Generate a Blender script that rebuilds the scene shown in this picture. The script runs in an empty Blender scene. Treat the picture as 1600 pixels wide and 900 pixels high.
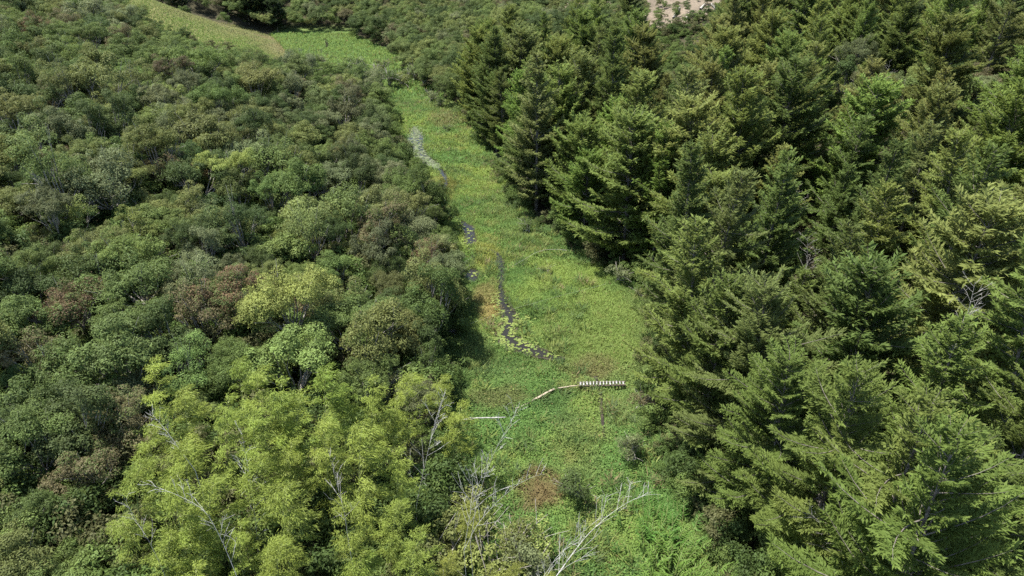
import bpy, math, random
import numpy as np

# ------------------------------------------------------------------ camera, sky, sun, exposure
CAM_H, PITCH, FPX = 40.0, math.radians(29.0), 1081.0          # photo: 1600 x 900
SUN_EL, SUN_AZ = math.radians(69), math.radians(-80)           # azimuth from +Y (ahead) towards +X (right)
sc = bpy.context.scene
col = sc.collection
cam = bpy.data.cameras.new('camera')
cam_ob = bpy.data.objects.new('camera', cam)
col.objects.link(cam_ob)
cam_ob.location = (0, 0, CAM_H)
cam_ob.rotation_euler = (math.pi / 2 - PITCH, 0, 0)
cam.sensor_width = 36
cam.lens = 36 * FPX / 1600
cam.clip_start, cam.clip_end = 0.5, 3000
sc.camera = cam_ob
world = bpy.data.worlds.new('World')
sc.world = world
world.use_nodes = True
wn = world.node_tree.nodes
sky = wn.new('ShaderNodeTexSky')
sky.sky_type = 'NISHITA'
sky.sun_disc = False
sky.sun_elevation = SUN_EL
sky.sun_rotation = SUN_AZ
wn['Background'].inputs[1].default_value = 0.125
world.node_tree.links.new(sky.outputs[0], wn['Background'].inputs[0])
sun = bpy.data.lights.new('sun', 'SUN')
sun.energy = 5.0
sun.angle = math.radians(0.5)
sun.color = (1.0, 0.97, 0.91)
sun_ob = bpy.data.objects.new('sun', sun)
col.objects.link(sun_ob)
sun_ob.rotation_euler = (math.pi / 2 - SUN_EL, 0, -SUN_AZ + math.pi)
sc.view_settings.view_transform = 'Standard'
sc.view_settings.look = 'None'
sc.view_settings.gamma = 1
sc.view_settings.exposure = 1.25
sc.render.engine = 'CYCLES'
sc.cycles.max_bounces = 5
sc.cycles.diffuse_bounces = 3
sc.cycles.glossy_bounces = 2
sc.cycles.transmission_bounces = 3
sc.cycles.use_denoising = False

rng = np.random.default_rng(7)
random.seed(7)
R = math.radians

# ------------------------------------------------------------------ helpers: numbers
def hash2(ix, iy, s):
    h = (ix.astype(np.int64) * 374761393 + iy.astype(np.int64) * 668265263 + s * 982451653) & 0xffffffff
    h = ((h ^ (h >> 13)) * 1274126177) & 0xffffffff
    return ((h ^ (h >> 16)) & 0xffff) / 65535.0

def vnoise(x, y, scale=1.0, s=0):
    x = np.asarray(x, float) / scale; y = np.asarray(y, float) / scale
    ix, iy = np.floor(x), np.floor(y)
    fx, fy = x - ix, y - iy
    fx = fx * fx * (3 - 2 * fx); fy = fy * fy * (3 - 2 * fy)
    a, b = hash2(ix, iy, s), hash2(ix + 1, iy, s)
    c, d = hash2(ix, iy + 1, s), hash2(ix + 1, iy + 1, s)
    return (a * (1 - fx) + b * fx) * (1 - fy) + (c * (1 - fx) + d * fx) * fy

def fbm(x, y, scale, s=0, o=3):
    t, a, n = 0, 1.0, 0
    for k in range(o):
        t = t + a * vnoise(x, y, scale / 2 ** k, s + k * 17); n += a; a *= .55
    return t / n

def sstep(a, b, x):
    t = np.clip((np.asarray(x, float) - a) / (b - a), 0, 1)
    return t * t * (3 - 2 * t)

def nrm(v):
    return v / np.maximum(np.linalg.norm(v, axis=-1, keepdims=True), 1e-9)

CP, SP = math.cos(PITCH), math.sin(PITCH)
def ray(u, v):
    cx, cy = (u - 800) / FPX, -(v - 450) / FPX
    return np.array([cx, CP + cy * SP, -SP + cy * CP])

def flat(u, v, z=0.0):
    d = ray(u, v)
    t = (z - CAM_H) / d[2]
    return np.array([d[0] * t, d[1] * t, z])

def project(p):
    p = np.asarray(p, float)
    x, y, z = p[..., 0], p[..., 1], p[..., 2] - CAM_H
    dep = y * CP - z * SP
    up = y * SP + z * CP
    return 800 + FPX * x / dep, 450 - FPX * up / dep, dep

# ------------------------------------------------------------------ terrain shape
RB = [(1170, 1050), (1125, 900), (1075, 810), (1030, 740), (1005, 660), (995, 600), (1010, 500), (985, 440), (900, 400), (820, 347), (785, 300),
      (750, 235), (722, 190), (692, 155), (645, 130), (628, 112), (626, 94), (590, 76), (545, 56)]
LB = [(690, 1050), (690, 900), (700, 800), (705, 700), (700, 650), (712, 560), (722, 500), (728, 450), (714, 400), (690, 340), (668, 300),
      (640, 250), (622, 200), (612, 156), (590, 134), (520, 118), (462, 90), (430, 54)]
RBW = np.array([flat(*p)[:2] for p in RB]); LBW = np.array([flat(*p)[:2] for p in LB])

def x_right(y): return np.interp(y, RBW[:, 1], RBW[:, 0])
def x_left(y): return np.interp(y, LBW[:, 1], LBW[:, 0])

SPUR_A, SPUR_B = np.array([-60.0, 214.0]), np.array([-150.0, 236.0])
def terrain(x, y):
    x = np.asarray(x, float); y = np.asarray(y, float)
    dl = np.maximum(0, x_left(y) - x); dr = np.maximum(0, x - x_right(y))
    und = fbm(x, y, 26, 3) - .5
    zl = 0.17 * dl * sstep(0, 14, dl)
    zr = 0.19 * dr * sstep(0, 22, dr)
    z = np.minimum(zl, 60) + np.minimum(zr, 70)
    z = z + und * 5 * sstep(4, 30, dl + dr)
    z = z + np.maximum(0, y - 255) * .30 * sstep(250, 290, y)
    ab = SPUR_B - SPUR_A
    t = ((x - SPUR_A[0]) * ab[0] + (y - SPUR_A[1]) * ab[1]) / (ab @ ab)
    perp = np.hypot(x - SPUR_A[0] - t * ab[0], y - SPUR_A[1] - t * ab[1])
    z = z + 9.0 * sstep(0.0, 0.7, t) * np.exp(-(perp / 17) ** 2)
    z = z + (fbm(x, y, 5, 9) - .5) * .35
    return z

def hit(u, v, lift=0.0):
    """where the sight line through a photo pixel meets the ground raised by lift"""
    d = ray(u, v)
    t = np.arange(20, 900, .25)
    p = d[None] * t[:, None]
    h = p[:, 2] + CAM_H - terrain(p[:, 0], p[:, 1]) - lift
    i = int(np.argmax(h < 0)) if (h < 0).any() else len(t) - 1
    q = p[i]
    return np.array([q[0], q[1], float(terrain(q[0], q[1]))])

# ------------------------------------------------------------------ helpers: objects, meshes
def tag(o, label=None, cat=None, group=None, kind=None):
    if label: o['label'] = label
    if cat: o['category'] = cat
    if group: o['group'] = group
    if kind: o['kind'] = kind
    return o

def link(name, data, parent=None, loc=None):
    o = bpy.data.objects.new(name, data)
    col.objects.link(o)
    if parent is not None: o.parent = parent
    if loc is not None: o.location = loc
    return o

def mesh(name, V, F, mat=None, attrs=None, smooth=False):
    """V (n,3); F (m,3) or (m,4) array"""
    V = np.asarray(V, np.float32); F = np.asarray(F, np.int32)
    me = bpy.data.meshes.new(name)
    me.vertices.add(len(V)); me.vertices.foreach_set('co', V.ravel())
    k = F.shape[1]
    me.loops.add(F.size); me.loops.foreach_set('vertex_index', F.ravel())
    me.polygons.add(len(F)); me.polygons.foreach_set('loop_start', np.arange(0, F.size, k, dtype=np.int32))
    if smooth: me.polygons.foreach_set('use_smooth', np.ones(len(F), bool))
    for n, a in (attrs or {}).items():
        a = np.asarray(a, np.float32)
        if a.ndim == 1:
            at = me.attributes.new(n, 'FLOAT', 'POINT'); at.data.foreach_set('value', a)
        else:
            at = me.attributes.new(n, 'FLOAT_COLOR', 'POINT')
            at.data.foreach_set('color', np.concatenate([a, np.ones((len(a), 1), np.float32)], 1).ravel())
    me.update(calc_edges=True)
    if mat: me.materials.append(mat)
    return me

def leaves(P, D, N, L, W, mid=.45, fold=0.0):
    """rhombic leaves: base P, direction D, normal N -> V, F(quads)"""
    D = nrm(D); S = nrm(np.cross(D, N)); U = np.cross(S, D)
    L = np.broadcast_to(np.asarray(L, float), (len(P),))[:, None]; W = np.broadcast_to(np.asarray(W, float), (len(P),))[:, None]
    a = P; c = P + D * L - U * L * fold
    b = P + D * L * mid + S * W / 2; d = P + D * L * mid - S * W / 2
    V = np.stack([a, b, c, d], 1).reshape(-1, 3)
    return V, np.arange(len(V)).reshape(-1, 4)

def tube(pts, rad, sides=6):
    pts = np.asarray(pts, float); n = len(pts)
    rad = np.broadcast_to(np.asarray(rad, float), (n,))
    T = nrm(np.gradient(pts, axis=0))
    ref = np.array([0.0, 0, 1]) if abs(T[0, 2]) < .8 else np.array([1.0, 0, 0])
    A = nrm(np.cross(T, ref)); B = np.cross(T, A)
    th = np.arange(sides) * 2 * math.pi / sides
    V = pts[:, None] + rad[:, None, None] * (np.cos(th)[None, :, None] * A[:, None] + np.sin(th)[None, :, None] * B[:, None])
    i, j = np.meshgrid(np.arange(n - 1), np.arange(sides), indexing='ij')
    k = (j + 1) % sides
    F = np.stack([i * sides + j, i * sides + k, (i + 1) * sides + k, (i + 1) * sides + j], -1).reshape(-1, 4)
    return V.reshape(-1, 3), F

def merge(parts):
    Vs, Fs, o = [], [], 0
    for V, F in parts:
        Vs.append(V); Fs.append(F + o); o += len(V)
    return np.concatenate(Vs), np.concatenate(Fs)

def bend(a, b, sag, n=8, wob=0.0, r=None):
    """a curve from a to b, bowed by the vector sag"""
    a, b, sag = (np.asarray(q, float) for q in (a, b, sag))
    t = np.linspace(0, 1, n)[:, None]
    p = a * (1 - t) + b * t + sag * 4 * t * (1 - t)
    if wob and r is not None: p[1:-1] += r.normal(0, wob, (n - 2, 3))
    return p

def boxvf(x0, x1, y0, y1, z0, z1):
    V = np.array([[x, y, z] for z in (z0, z1) for y in (y0, y1) for x in (x0, x1)], float)
    F = np.array([[0, 2, 3, 1], [4, 5, 7, 6], [0, 1, 5, 4], [2, 6, 7, 3], [0, 4, 6, 2], [1, 3, 7, 5]])
    return V, F

# ------------------------------------------------------------------ materials
def new_mat(name):
    m = bpy.data.materials.new(name); m.use_nodes = True
    nt = m.node_tree; nt.nodes.clear()
    out = nt.nodes.new('ShaderNodeOutputMaterial')
    return m, nt, out

def leaf_mat(name, src='object', trans=.30, rough=.6, spec=.13, sat=1.0, lo=.62, hi=1.45, ramp=None):
    """foliage: colour from the object's own colour, a per-leaf colour attribute, or a ramp picked per instance; two attributes vary it leaf by leaf"""
    m, nt, out = new_mat(name)
    N, Lk = nt.nodes, nt.links
    if src == 'attr':
        c = N.new('ShaderNodeAttribute'); c.attribute_name = 'tint'; base = c.outputs['Color']
    elif src == 'object':
        c = N.new('ShaderNodeObjectInfo')
        t2 = N.new('ShaderNodeAttribute'); t2.attribute_name = 'tip'
        gt = N.new('ShaderNodeMath'); gt.operation = 'GREATER_THAN'
        Lk.new(t2.outputs['Fac'], gt.inputs[0]); Lk.new(c.outputs['Alpha'], gt.inputs[1])
        mxc = N.new('ShaderNodeMix'); mxc.data_type = 'RGBA'; mxc.inputs[7].default_value = (.085, .115, .032, 1)
        Lk.new(gt.outputs[0], mxc.inputs[0]); Lk.new(c.outputs['Color'], mxc.inputs[6]); base = mxc.outputs[2]
    else:
        c = N.new('ShaderNodeObjectInfo'); cr = N.new('ShaderNodeValToRGB')
        cr.color_ramp.interpolation = 'CONSTANT'
        el = cr.color_ramp.elements
        for i, q in enumerate(ramp):
            e = el[i] if i < 2 else el.new(i / len(ramp))
            e.position = i / len(ramp); e.color = (*q, 1)
        Lk.new(c.outputs['Random'], cr.inputs[0]); base = cr.outputs[0]
    va = N.new('ShaderNodeAttribute'); va.attribute_name = 'var'
    mr = N.new('ShaderNodeMapRange'); mr.inputs[3].default_value = lo; mr.inputs[4].default_value = hi
    Lk.new(va.outputs['Fac'], mr.inputs[0])
    tp = N.new('ShaderNodeAttribute'); tp.attribute_name = 'tip'
    hu = N.new('ShaderNodeMapRange'); hu.inputs[3].default_value = .5; hu.inputs[4].default_value = .49
    Lk.new(tp.outputs['Fac'], hu.inputs[0])
    hs = N.new('ShaderNodeHueSaturation'); hs.inputs['Saturation'].default_value = sat
    Lk.new(hu.outputs[0], hs.inputs['Hue']); Lk.new(mr.outputs[0], hs.inputs['Value']); Lk.new(base, hs.inputs['Color'])
    bs = N.new('ShaderNodeBsdfPrincipled')
    bs.inputs['Roughness'].default_value = rough; bs.inputs['Specular IOR Level'].default_value = spec
    Lk.new(hs.outputs[0], bs.inputs['Base Color'])
    tr = N.new('ShaderNodeBsdfTranslucent')
    h2 = N.new('ShaderNodeHueSaturation'); h2.inputs['Hue'].default_value = .485; h2.inputs['Value'].default_value = 1.5
    Lk.new(hs.outputs[0], h2.inputs['Color']); Lk.new(h2.outputs[0], tr.inputs[0])
    mx = N.new('ShaderNodeMixShader'); mx.inputs[0].default_value = trans
    Lk.new(bs.outputs[0], mx.inputs[1]); Lk.new(tr.outputs[0], mx.inputs[2]); Lk.new(mx.outputs[0], out.inputs[0])
    return m

def bark_mat(name, c1, c2, scale=6.0, rough=.85, bump=.4):
    m, nt, out = new_mat(name)
    N, Lk = nt.nodes, nt.links
    tc = N.new('ShaderNodeTexCoord'); no = N.new('ShaderNodeTexNoise')
    no.inputs['Scale'].default_value = scale; no.inputs['Detail'].default_value = 5
    Lk.new(tc.outputs['Object'], no.inputs['Vector'])
    cr = N.new('ShaderNodeValToRGB')
    cr.color_ramp.elements[0].position = .35; cr.color_ramp.elements[0].color = (*c1, 1)
    cr.color_ramp.elements[1].position = .65; cr.color_ramp.elements[1].color = (*c2, 1)
    Lk.new(no.outputs[0], cr.inputs[0])
    bs = N.new('ShaderNodeBsdfPrincipled'); bs.inputs['Roughness'].default_value = rough
    bs.inputs['Specular IOR Level'].default_value = .2
    bp = N.new('ShaderNodeBump'); bp.inputs['Strength'].default_value = bump; bp.inputs['Distance'].default_value = .03
    Lk.new(no.outputs[0], bp.inputs['Height']); Lk.new(bp.outputs[0], bs.inputs['Normal'])
    Lk.new(cr.outputs[0], bs.inputs['Base Color']); Lk.new(bs.outputs[0], out.inputs[0])
    return m

M = {}
M['leaf'] = leaf_mat('broadleaf_foliage', sat=.95)
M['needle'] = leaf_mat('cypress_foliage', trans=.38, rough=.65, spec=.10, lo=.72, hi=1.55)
M['bamboo'] = leaf_mat('bamboo_foliage', trans=.36, rough=.55, spec=.15, lo=.7, hi=1.35)
M['grass'] = leaf_mat('meadow_foliage', src='attr', trans=.34, rough=.6, spec=.10, lo=.78, hi=1.3)
M['wood_leaf'] = leaf_mat('far_wood_foliage', src='ramp', sat=.95, ramp=[(.088, .132, .031), (.120, .142, .058), (.060, .092, .024), (.118, .140, .038), (.100, .135, .036), (.140, .172, .044), (.124, .172, .041), (.052, .082, .022), (.116, .108, .046), (.094, .130, .040), (.074, .112, .028), (.110, .158, .038), (.084, .120, .030)])
M['low_leaf'] = leaf_mat('undergrowth_foliage', src='ramp', ramp=[(.06, .098, .024), (.08, .122, .030), (.05, .08, .022), (.10, .145, .038), (.085, .09, .036)])
M['bark'] = bark_mat('grey_bark', (.17, .15, .12), (.36, .33, .29))
M['cbark'] = bark_mat('cypress_bark', (.10, .085, .07), (.21, .185, .16))
M['dead'] = bark_mat('bleached_wood', (.22, .20, .175), (.40, .38, .34), 9)
M['culm'] = bark_mat('bamboo_culm_skin', (.16, .20, .06), (.32, .34, .14), 4, .5, .1)
M['pale_culm'] = bark_mat('dead_bamboo_skin', (.27, .26, .23), (.47, .455, .42), 5, .7, .2)
M['timber'] = bark_mat('weathered_timber', (.20, .165, .115), (.40, .33, .24), 4, .85)
M['white_timber'] = bark_mat('bleached_plank', (.16, .155, .14), (.40, .385, .36), 4, .75)
M['dark_timber'] = bark_mat('wet_dark_timber', (.05, .04, .03), (.13, .10, .075), 7, .8)
M['rope'] = bark_mat('pale_cord', (.30, .33, .24), (.45, .46, .38), 20, .7, .1)

def ground_mat():
    m, nt, out = new_mat('ground_soil_and_turf')
    N, Lk = nt.nodes, nt.links
    a = N.new('ShaderNodeAttribute'); a.attribute_name = 'tint'
    g = N.new('ShaderNodeNewGeometry')
    n1 = N.new('ShaderNodeTexNoise'); n1.inputs['Scale'].default_value = 1.6; n1.inputs['Detail'].default_value = 7; n1.inputs['Roughness'].default_value = .7
    Lk.new(g.outputs['Position'], n1.inputs['Vector'])
    mr = N.new('ShaderNodeMapRange'); mr.inputs[1].default_value = .3; mr.inputs[2].default_value = .7; mr.inputs[3].default_value = .55; mr.inputs[4].default_value = 1.4
    Lk.new(n1.outputs[0], mr.inputs[0])
    hs = N.new('ShaderNodeHueSaturation'); Lk.new(mr.outputs[0], hs.inputs['Value']); Lk.new(a.outputs['Color'], hs.inputs['Color'])
    bs = N.new('ShaderNodeBsdfPrincipled'); bs.inputs['Roughness'].default_value = .95; bs.inputs['Specular IOR Level'].default_value = .1
    bp = N.new('ShaderNodeBump'); bp.inputs['Strength'].default_value = .8; bp.inputs['Distance'].default_value = .25
    Lk.new(n1.outputs[0], bp.inputs['Height']); Lk.new(bp.outputs[0], bs.inputs['Normal'])
    Lk.new(hs.outputs[0], bs.inputs['Base Color']); Lk.new(bs.outputs[0], out.inputs[0])
    return m
M['ground'] = ground_mat()

def water_mat():
    m, nt, out = new_mat('still_dark_water')
    N, Lk = nt.nodes, nt.links
    bs = N.new('ShaderNodeBsdfPrincipled')
    bs.inputs['Base Color'].default_value = (.020, .018, .013, 1); bs.inputs['Roughness'].default_value = .12
    bs.inputs['IOR'].default_value = 1.33; bs.inputs['Specular IOR Level'].default_value = .3
    g = N.new('ShaderNodeNewGeometry'); n1 = N.new('ShaderNodeTexNoise'); n1.inputs['Scale'].default_value = 3
    Lk.new(g.outputs['Position'], n1.inputs['Vector'])
    bp = N.new('ShaderNodeBump'); bp.inputs['Strength'].default_value = .12; bp.inputs['Distance'].default_value = .02
    Lk.new(n1.outputs[0], bp.inputs['Height']); Lk.new(bp.outputs[0], bs.inputs['Normal']); Lk.new(bs.outputs[0], out.inputs[0])
    return m
M['water'] = water_mat()

# ------------------------------------------------------------------ streams (centre lines and widths, from photo points on the flat valley floor)
def path(px, widths, wob=.0):
    P = np.array([flat(u, v)[:2] for u, v in px]); W = np.array(widths, float)
    s = np.r_[0, np.cumsum(np.hypot(*np.diff(P, axis=0).T))]
    q = np.arange(0, s[-1], .4)
    # smooth the polyline
    X, Y, Wd = np.interp(q, s, P[:, 0]), np.interp(q, s, P[:, 1]), np.interp(q, s, W)
    k = np.ones(5) / 5
    for a in (X, Y, Wd):
        a[2:-2] = np.convolve(a, k, 'valid')
    return X, Y, Wd
STREAM = path([(764, 392), (778, 400), (784, 425), (783, 450), (784, 470), (793, 488), (799, 502), (793, 516), (788, 524), (798, 538), (824, 548), (850, 556), (885, 566)],
              [.3, .7, .65, .6, .9, 1.2, 1.7, 1.6, 1.4, 2.4, 1.6, 1.1, .3])
LILY = path([(648, 200), (650, 216), (646, 230), (656, 246), (672, 258), (688, 266)], [1.0, 3.2, 3.6, 3.0, 2.8, 1.2])
POOLS = [path([(720, 346), (733, 360), (736, 374), (733, 390)], [.1, 1.7, 1.4, .1]),
         path([(736, 420), (739, 432), (738, 446)], [.15, 2.2, .1]),
         path([(676, 316), (686, 324), (692, 330)], [.1, 1.6, .1])]
POOLS += [path([(688, 266), (698, 284), (690, 303), (684, 318)], [.9, .5, .5, .3]), path([(692, 330), (706, 338), (720, 346)], [.4, .5, .4]), path([(733, 390), (743, 404), (737, 420)], [.3, .45, .4])]
DITCH = path([(930, 590), (936, 606), (938, 630), (941, 660), (944, 690)], [.35, .45, .3, .26, .12])
FARCH = path([(508, 62), (512, 74), (500, 82), (530, 94), (545, 92), (525, 108), (505, 118)], [1.2, 1.4, 1.0, 1.4, 1.2, 1.4, .6])

def dist_path(pt, x, y):
    """signed clearance to the edge of a path (negative inside)"""
    X, Y, W = pt
    d = np.full(x.shape, 1e9)
    for a, b, w in zip(X, Y, W):
        d = np.minimum(d, np.hypot(x - a, y - b) - w / 2)
    return d

# ------------------------------------------------------------------ meadow colours (real plant colours that stay with the plants)
GREEN, LIME, OLIVE, DRY, RUST, TAN, DEEP = map(np.array, ([.092, .166, .042], [.176, .240, .056], [.122, .154, .050], [.20, .165, .065], [.112, .078, .036], [.30, .235, .085], [.062, .118, .034]))
def patch(x, y, u, v, rx, ry=None):
    c = flat(u, v); ry = ry or rx
    q = np.hypot((x - c[0]) / rx, (y - c[1]) / ry) + (fbm(x, y, 1.7, 31) - .5) * 1.0
    return 1 - sstep(.55, 1.15, q)

def meadow_tint(x, y):
    n1, n2, n3 = fbm(x, y, 7, 51), fbm(x, y, 2.4, 61), fbm(x, y, 14, 71)
    def lerp(a, b, t): return a * (1 - t)[:, None] + b[None] * t[:, None]
    c = lerp(np.tile(GREEN, (len(x), 1)), LIME, sstep(.40, .70, n1 * .7 + n2 * .3))
    c = lerp(c, OLIVE, sstep(.52, .72, n3) * .7)
    c = lerp(c, DRY, sstep(.62, .80, n2) * .35)
    c = lerp(c, DEEP, sstep(.58, .75, fbm(x, y, 4, 81)) * .6)
    c = lerp(c, LIME, patch(x, y, 930, 500, 7, 11) * .55)
    c = lerp(c, np.array([.125, .195, .052]), sstep(150, 185, y) * .75)
    c = lerp(c, DRY, patch(x, y, 763, 470, 1.8, 5) * .75)
    c = lerp(c, TAN, patch(x, y, 762, 490, 1.3, 3) * .6)
    c = lerp(c, np.array([.19, .20, .045]), patch(x, y, 762, 405, 1.8, 6) * .7)
    c = lerp(c, np.array([.13, .12, .03]), patch(x, y, 695, 300, 2.2, 9) * .7)
    c = lerp(c, RUST, patch(x, y, 842, 765, 2.4, 2.8) * .92)
    c = lerp(c, RUST * 1.2, patch(x, y, 775, 522, .9, .8) * .7)
    c = lerp(c, np.array([.13, .09, .05]), patch(x, y, 930, 575, 2.2, 2.4) * .55)
    c = lerp(c, np.array([.14, .13, .05]), patch(x, y, 905, 700, 2.6, 5) * .3)
    c = lerp(c, np.array([.10, .085, .035]), patch(x, y, 775, 625, 3, 2.0) * .6)
    c = lerp(c, np.array([.17, .12, .06]), patch(x, y, 700, 190, 4, 7) * .4)
    return c

GRASS_HILL = [(150, -40), (225, -12), (262, 6), (330, 29), (398, 47), (440, 64), (468, 84), (445, 104), (398, 98), (345, 88), (285, 66), (225, 34), (150, 5)]
def in_poly(u, v, poly):
    u = np.asarray(u, float); v = np.asarray(v, float); r = np.zeros(u.shape, bool)
    j = len(poly) - 1
    for i in range(len(poly)):
        (a, b), (c, d) = poly[i], poly[j]
        if b != d:
            r ^= ((b > v) != (d > v)) & (u < (c - a) * (v - b) / (d - b) + a)
        j = i
    return r
SOIL = [(870, -60), (1010, -60), (1150, -60), (1170, 0), (1140, 16), (1092, 30), (1045, 46), (1012, 50), (990, 26), (960, 8), (890, 22), (850, 12)]

# ground sheet
gx = np.concatenate([np.arange(-420, -150, 9), np.arange(-150, 150, 2.0), np.arange(150, 421, 9)])
gy = np.concatenate([np.arange(-80, 16, 6), np.arange(16, 260, 2.0), np.arange(260, 700, 9)])
X, Y = np.meshgrid(gx, gy); xs, ys = X.ravel(), Y.ravel(); zs = terrain(xs, ys)
tint = np.tile(np.array([.050, .046, .026]), (len(xs), 1))
tint *= (.6 + .8 * fbm(xs, ys, 6, 5))[:, None]
mead = (xs > x_left(ys) - 1.5) & (xs < x_right(ys) + 1.5) & (ys > 5) & (ys < 262)
tint[mead] = meadow_tint(xs[mead], ys[mead]) * .8
pu, pv, pd = project(np.stack([xs, ys, zs], 1))
hillm = in_poly(pu, pv, GRASS_HILL) & (pd > 150) & (ys < 250)
tint[hillm] = np.array([.16, .16, .06])[None] * .8
soilm = in_poly(pu, pv, SOIL) & (pd > 120)
nn = fbm(xs, ys, 6, 91)
tint[soilm] = (np.array([.085, .070, .050])[None] * (1 - nn[soilm])[:, None] + np.array([.23, .185, .135])[None] * nn[soilm][:, None])
ny, nx = X.shape
I, J = np.meshgrid(np.arange(ny - 1), np.arange(nx - 1), indexing='ij')
F = np.stack([I * nx + J, I * nx + J + 1, (I + 1) * nx + J + 1, (I + 1) * nx + J], -1).reshape(-1, 4)
tag(link('ground', mesh('ground', np.stack([xs, ys, zs], 1), F, M['ground'], {'tint': tint}, True)), kind='structure')

# water sheets
def water(name, pt, seed):
    X, Y, W = pt
    r = np.random.default_rng(seed)
    T = nrm(np.stack([np.gradient(X), np.gradient(Y)], 1)); S = np.stack([-T[:, 1], T[:, 0]], 1)
    wl = W / 2 * (1 + r.normal(0, .14, len(W))); wr = W / 2 * (1 + r.normal(0, .14, len(W)))
    A = np.stack([X, Y], 1) + S * wl[:, None]; B = np.stack([X, Y], 1) - S * wr[:, None]
    C = np.stack([X, Y], 1)
    P = np.concatenate([A, C, B]); n = len(X)
    z = float(max(terrain(P[:, 0], P[:, 1]).max(), 0)) * 0 + .24
    V = np.c_[P, np.full(len(P), z)]
    i = np.arange(n - 1)
    F = np.concatenate([np.stack([i, i + n, i + n + 1, i + 1], 1), np.stack([i + n, i + 2 * n, i + 2 * n + 1, i + n + 1], 1)])
    return tag(link(name, mesh(name, V, F, M['water'], smooth=True)), kind='structure')
M['mud'] = bark_mat('wet_bank_mud', (.020, .016, .011), (.050, .040, .027), 3, .55)
def bank(pt, k, extra, seed):
    X, Y, W = pt
    o = water('stream_bank', (X, Y, W * k + extra), seed); o.location.z = -.03; o.data.materials[0] = M['mud']
bank(STREAM, 1.25, .30, 21); bank(LILY, 1.1, .5, 22)
for k, p in enumerate(POOLS): bank(p, 1.2, .35, 23 + k)
water('stream', STREAM, 1)
water('stream_lily_reach', LILY, 2)
for k, p in enumerate(POOLS): water('pool_water', p, 3 + k)
dm = water('ditch_mud', DITCH, 8); dm.data.materials[0] = M['mud']; dm.location.z = -.06
water('far_stream', FARCH, 9)

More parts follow.
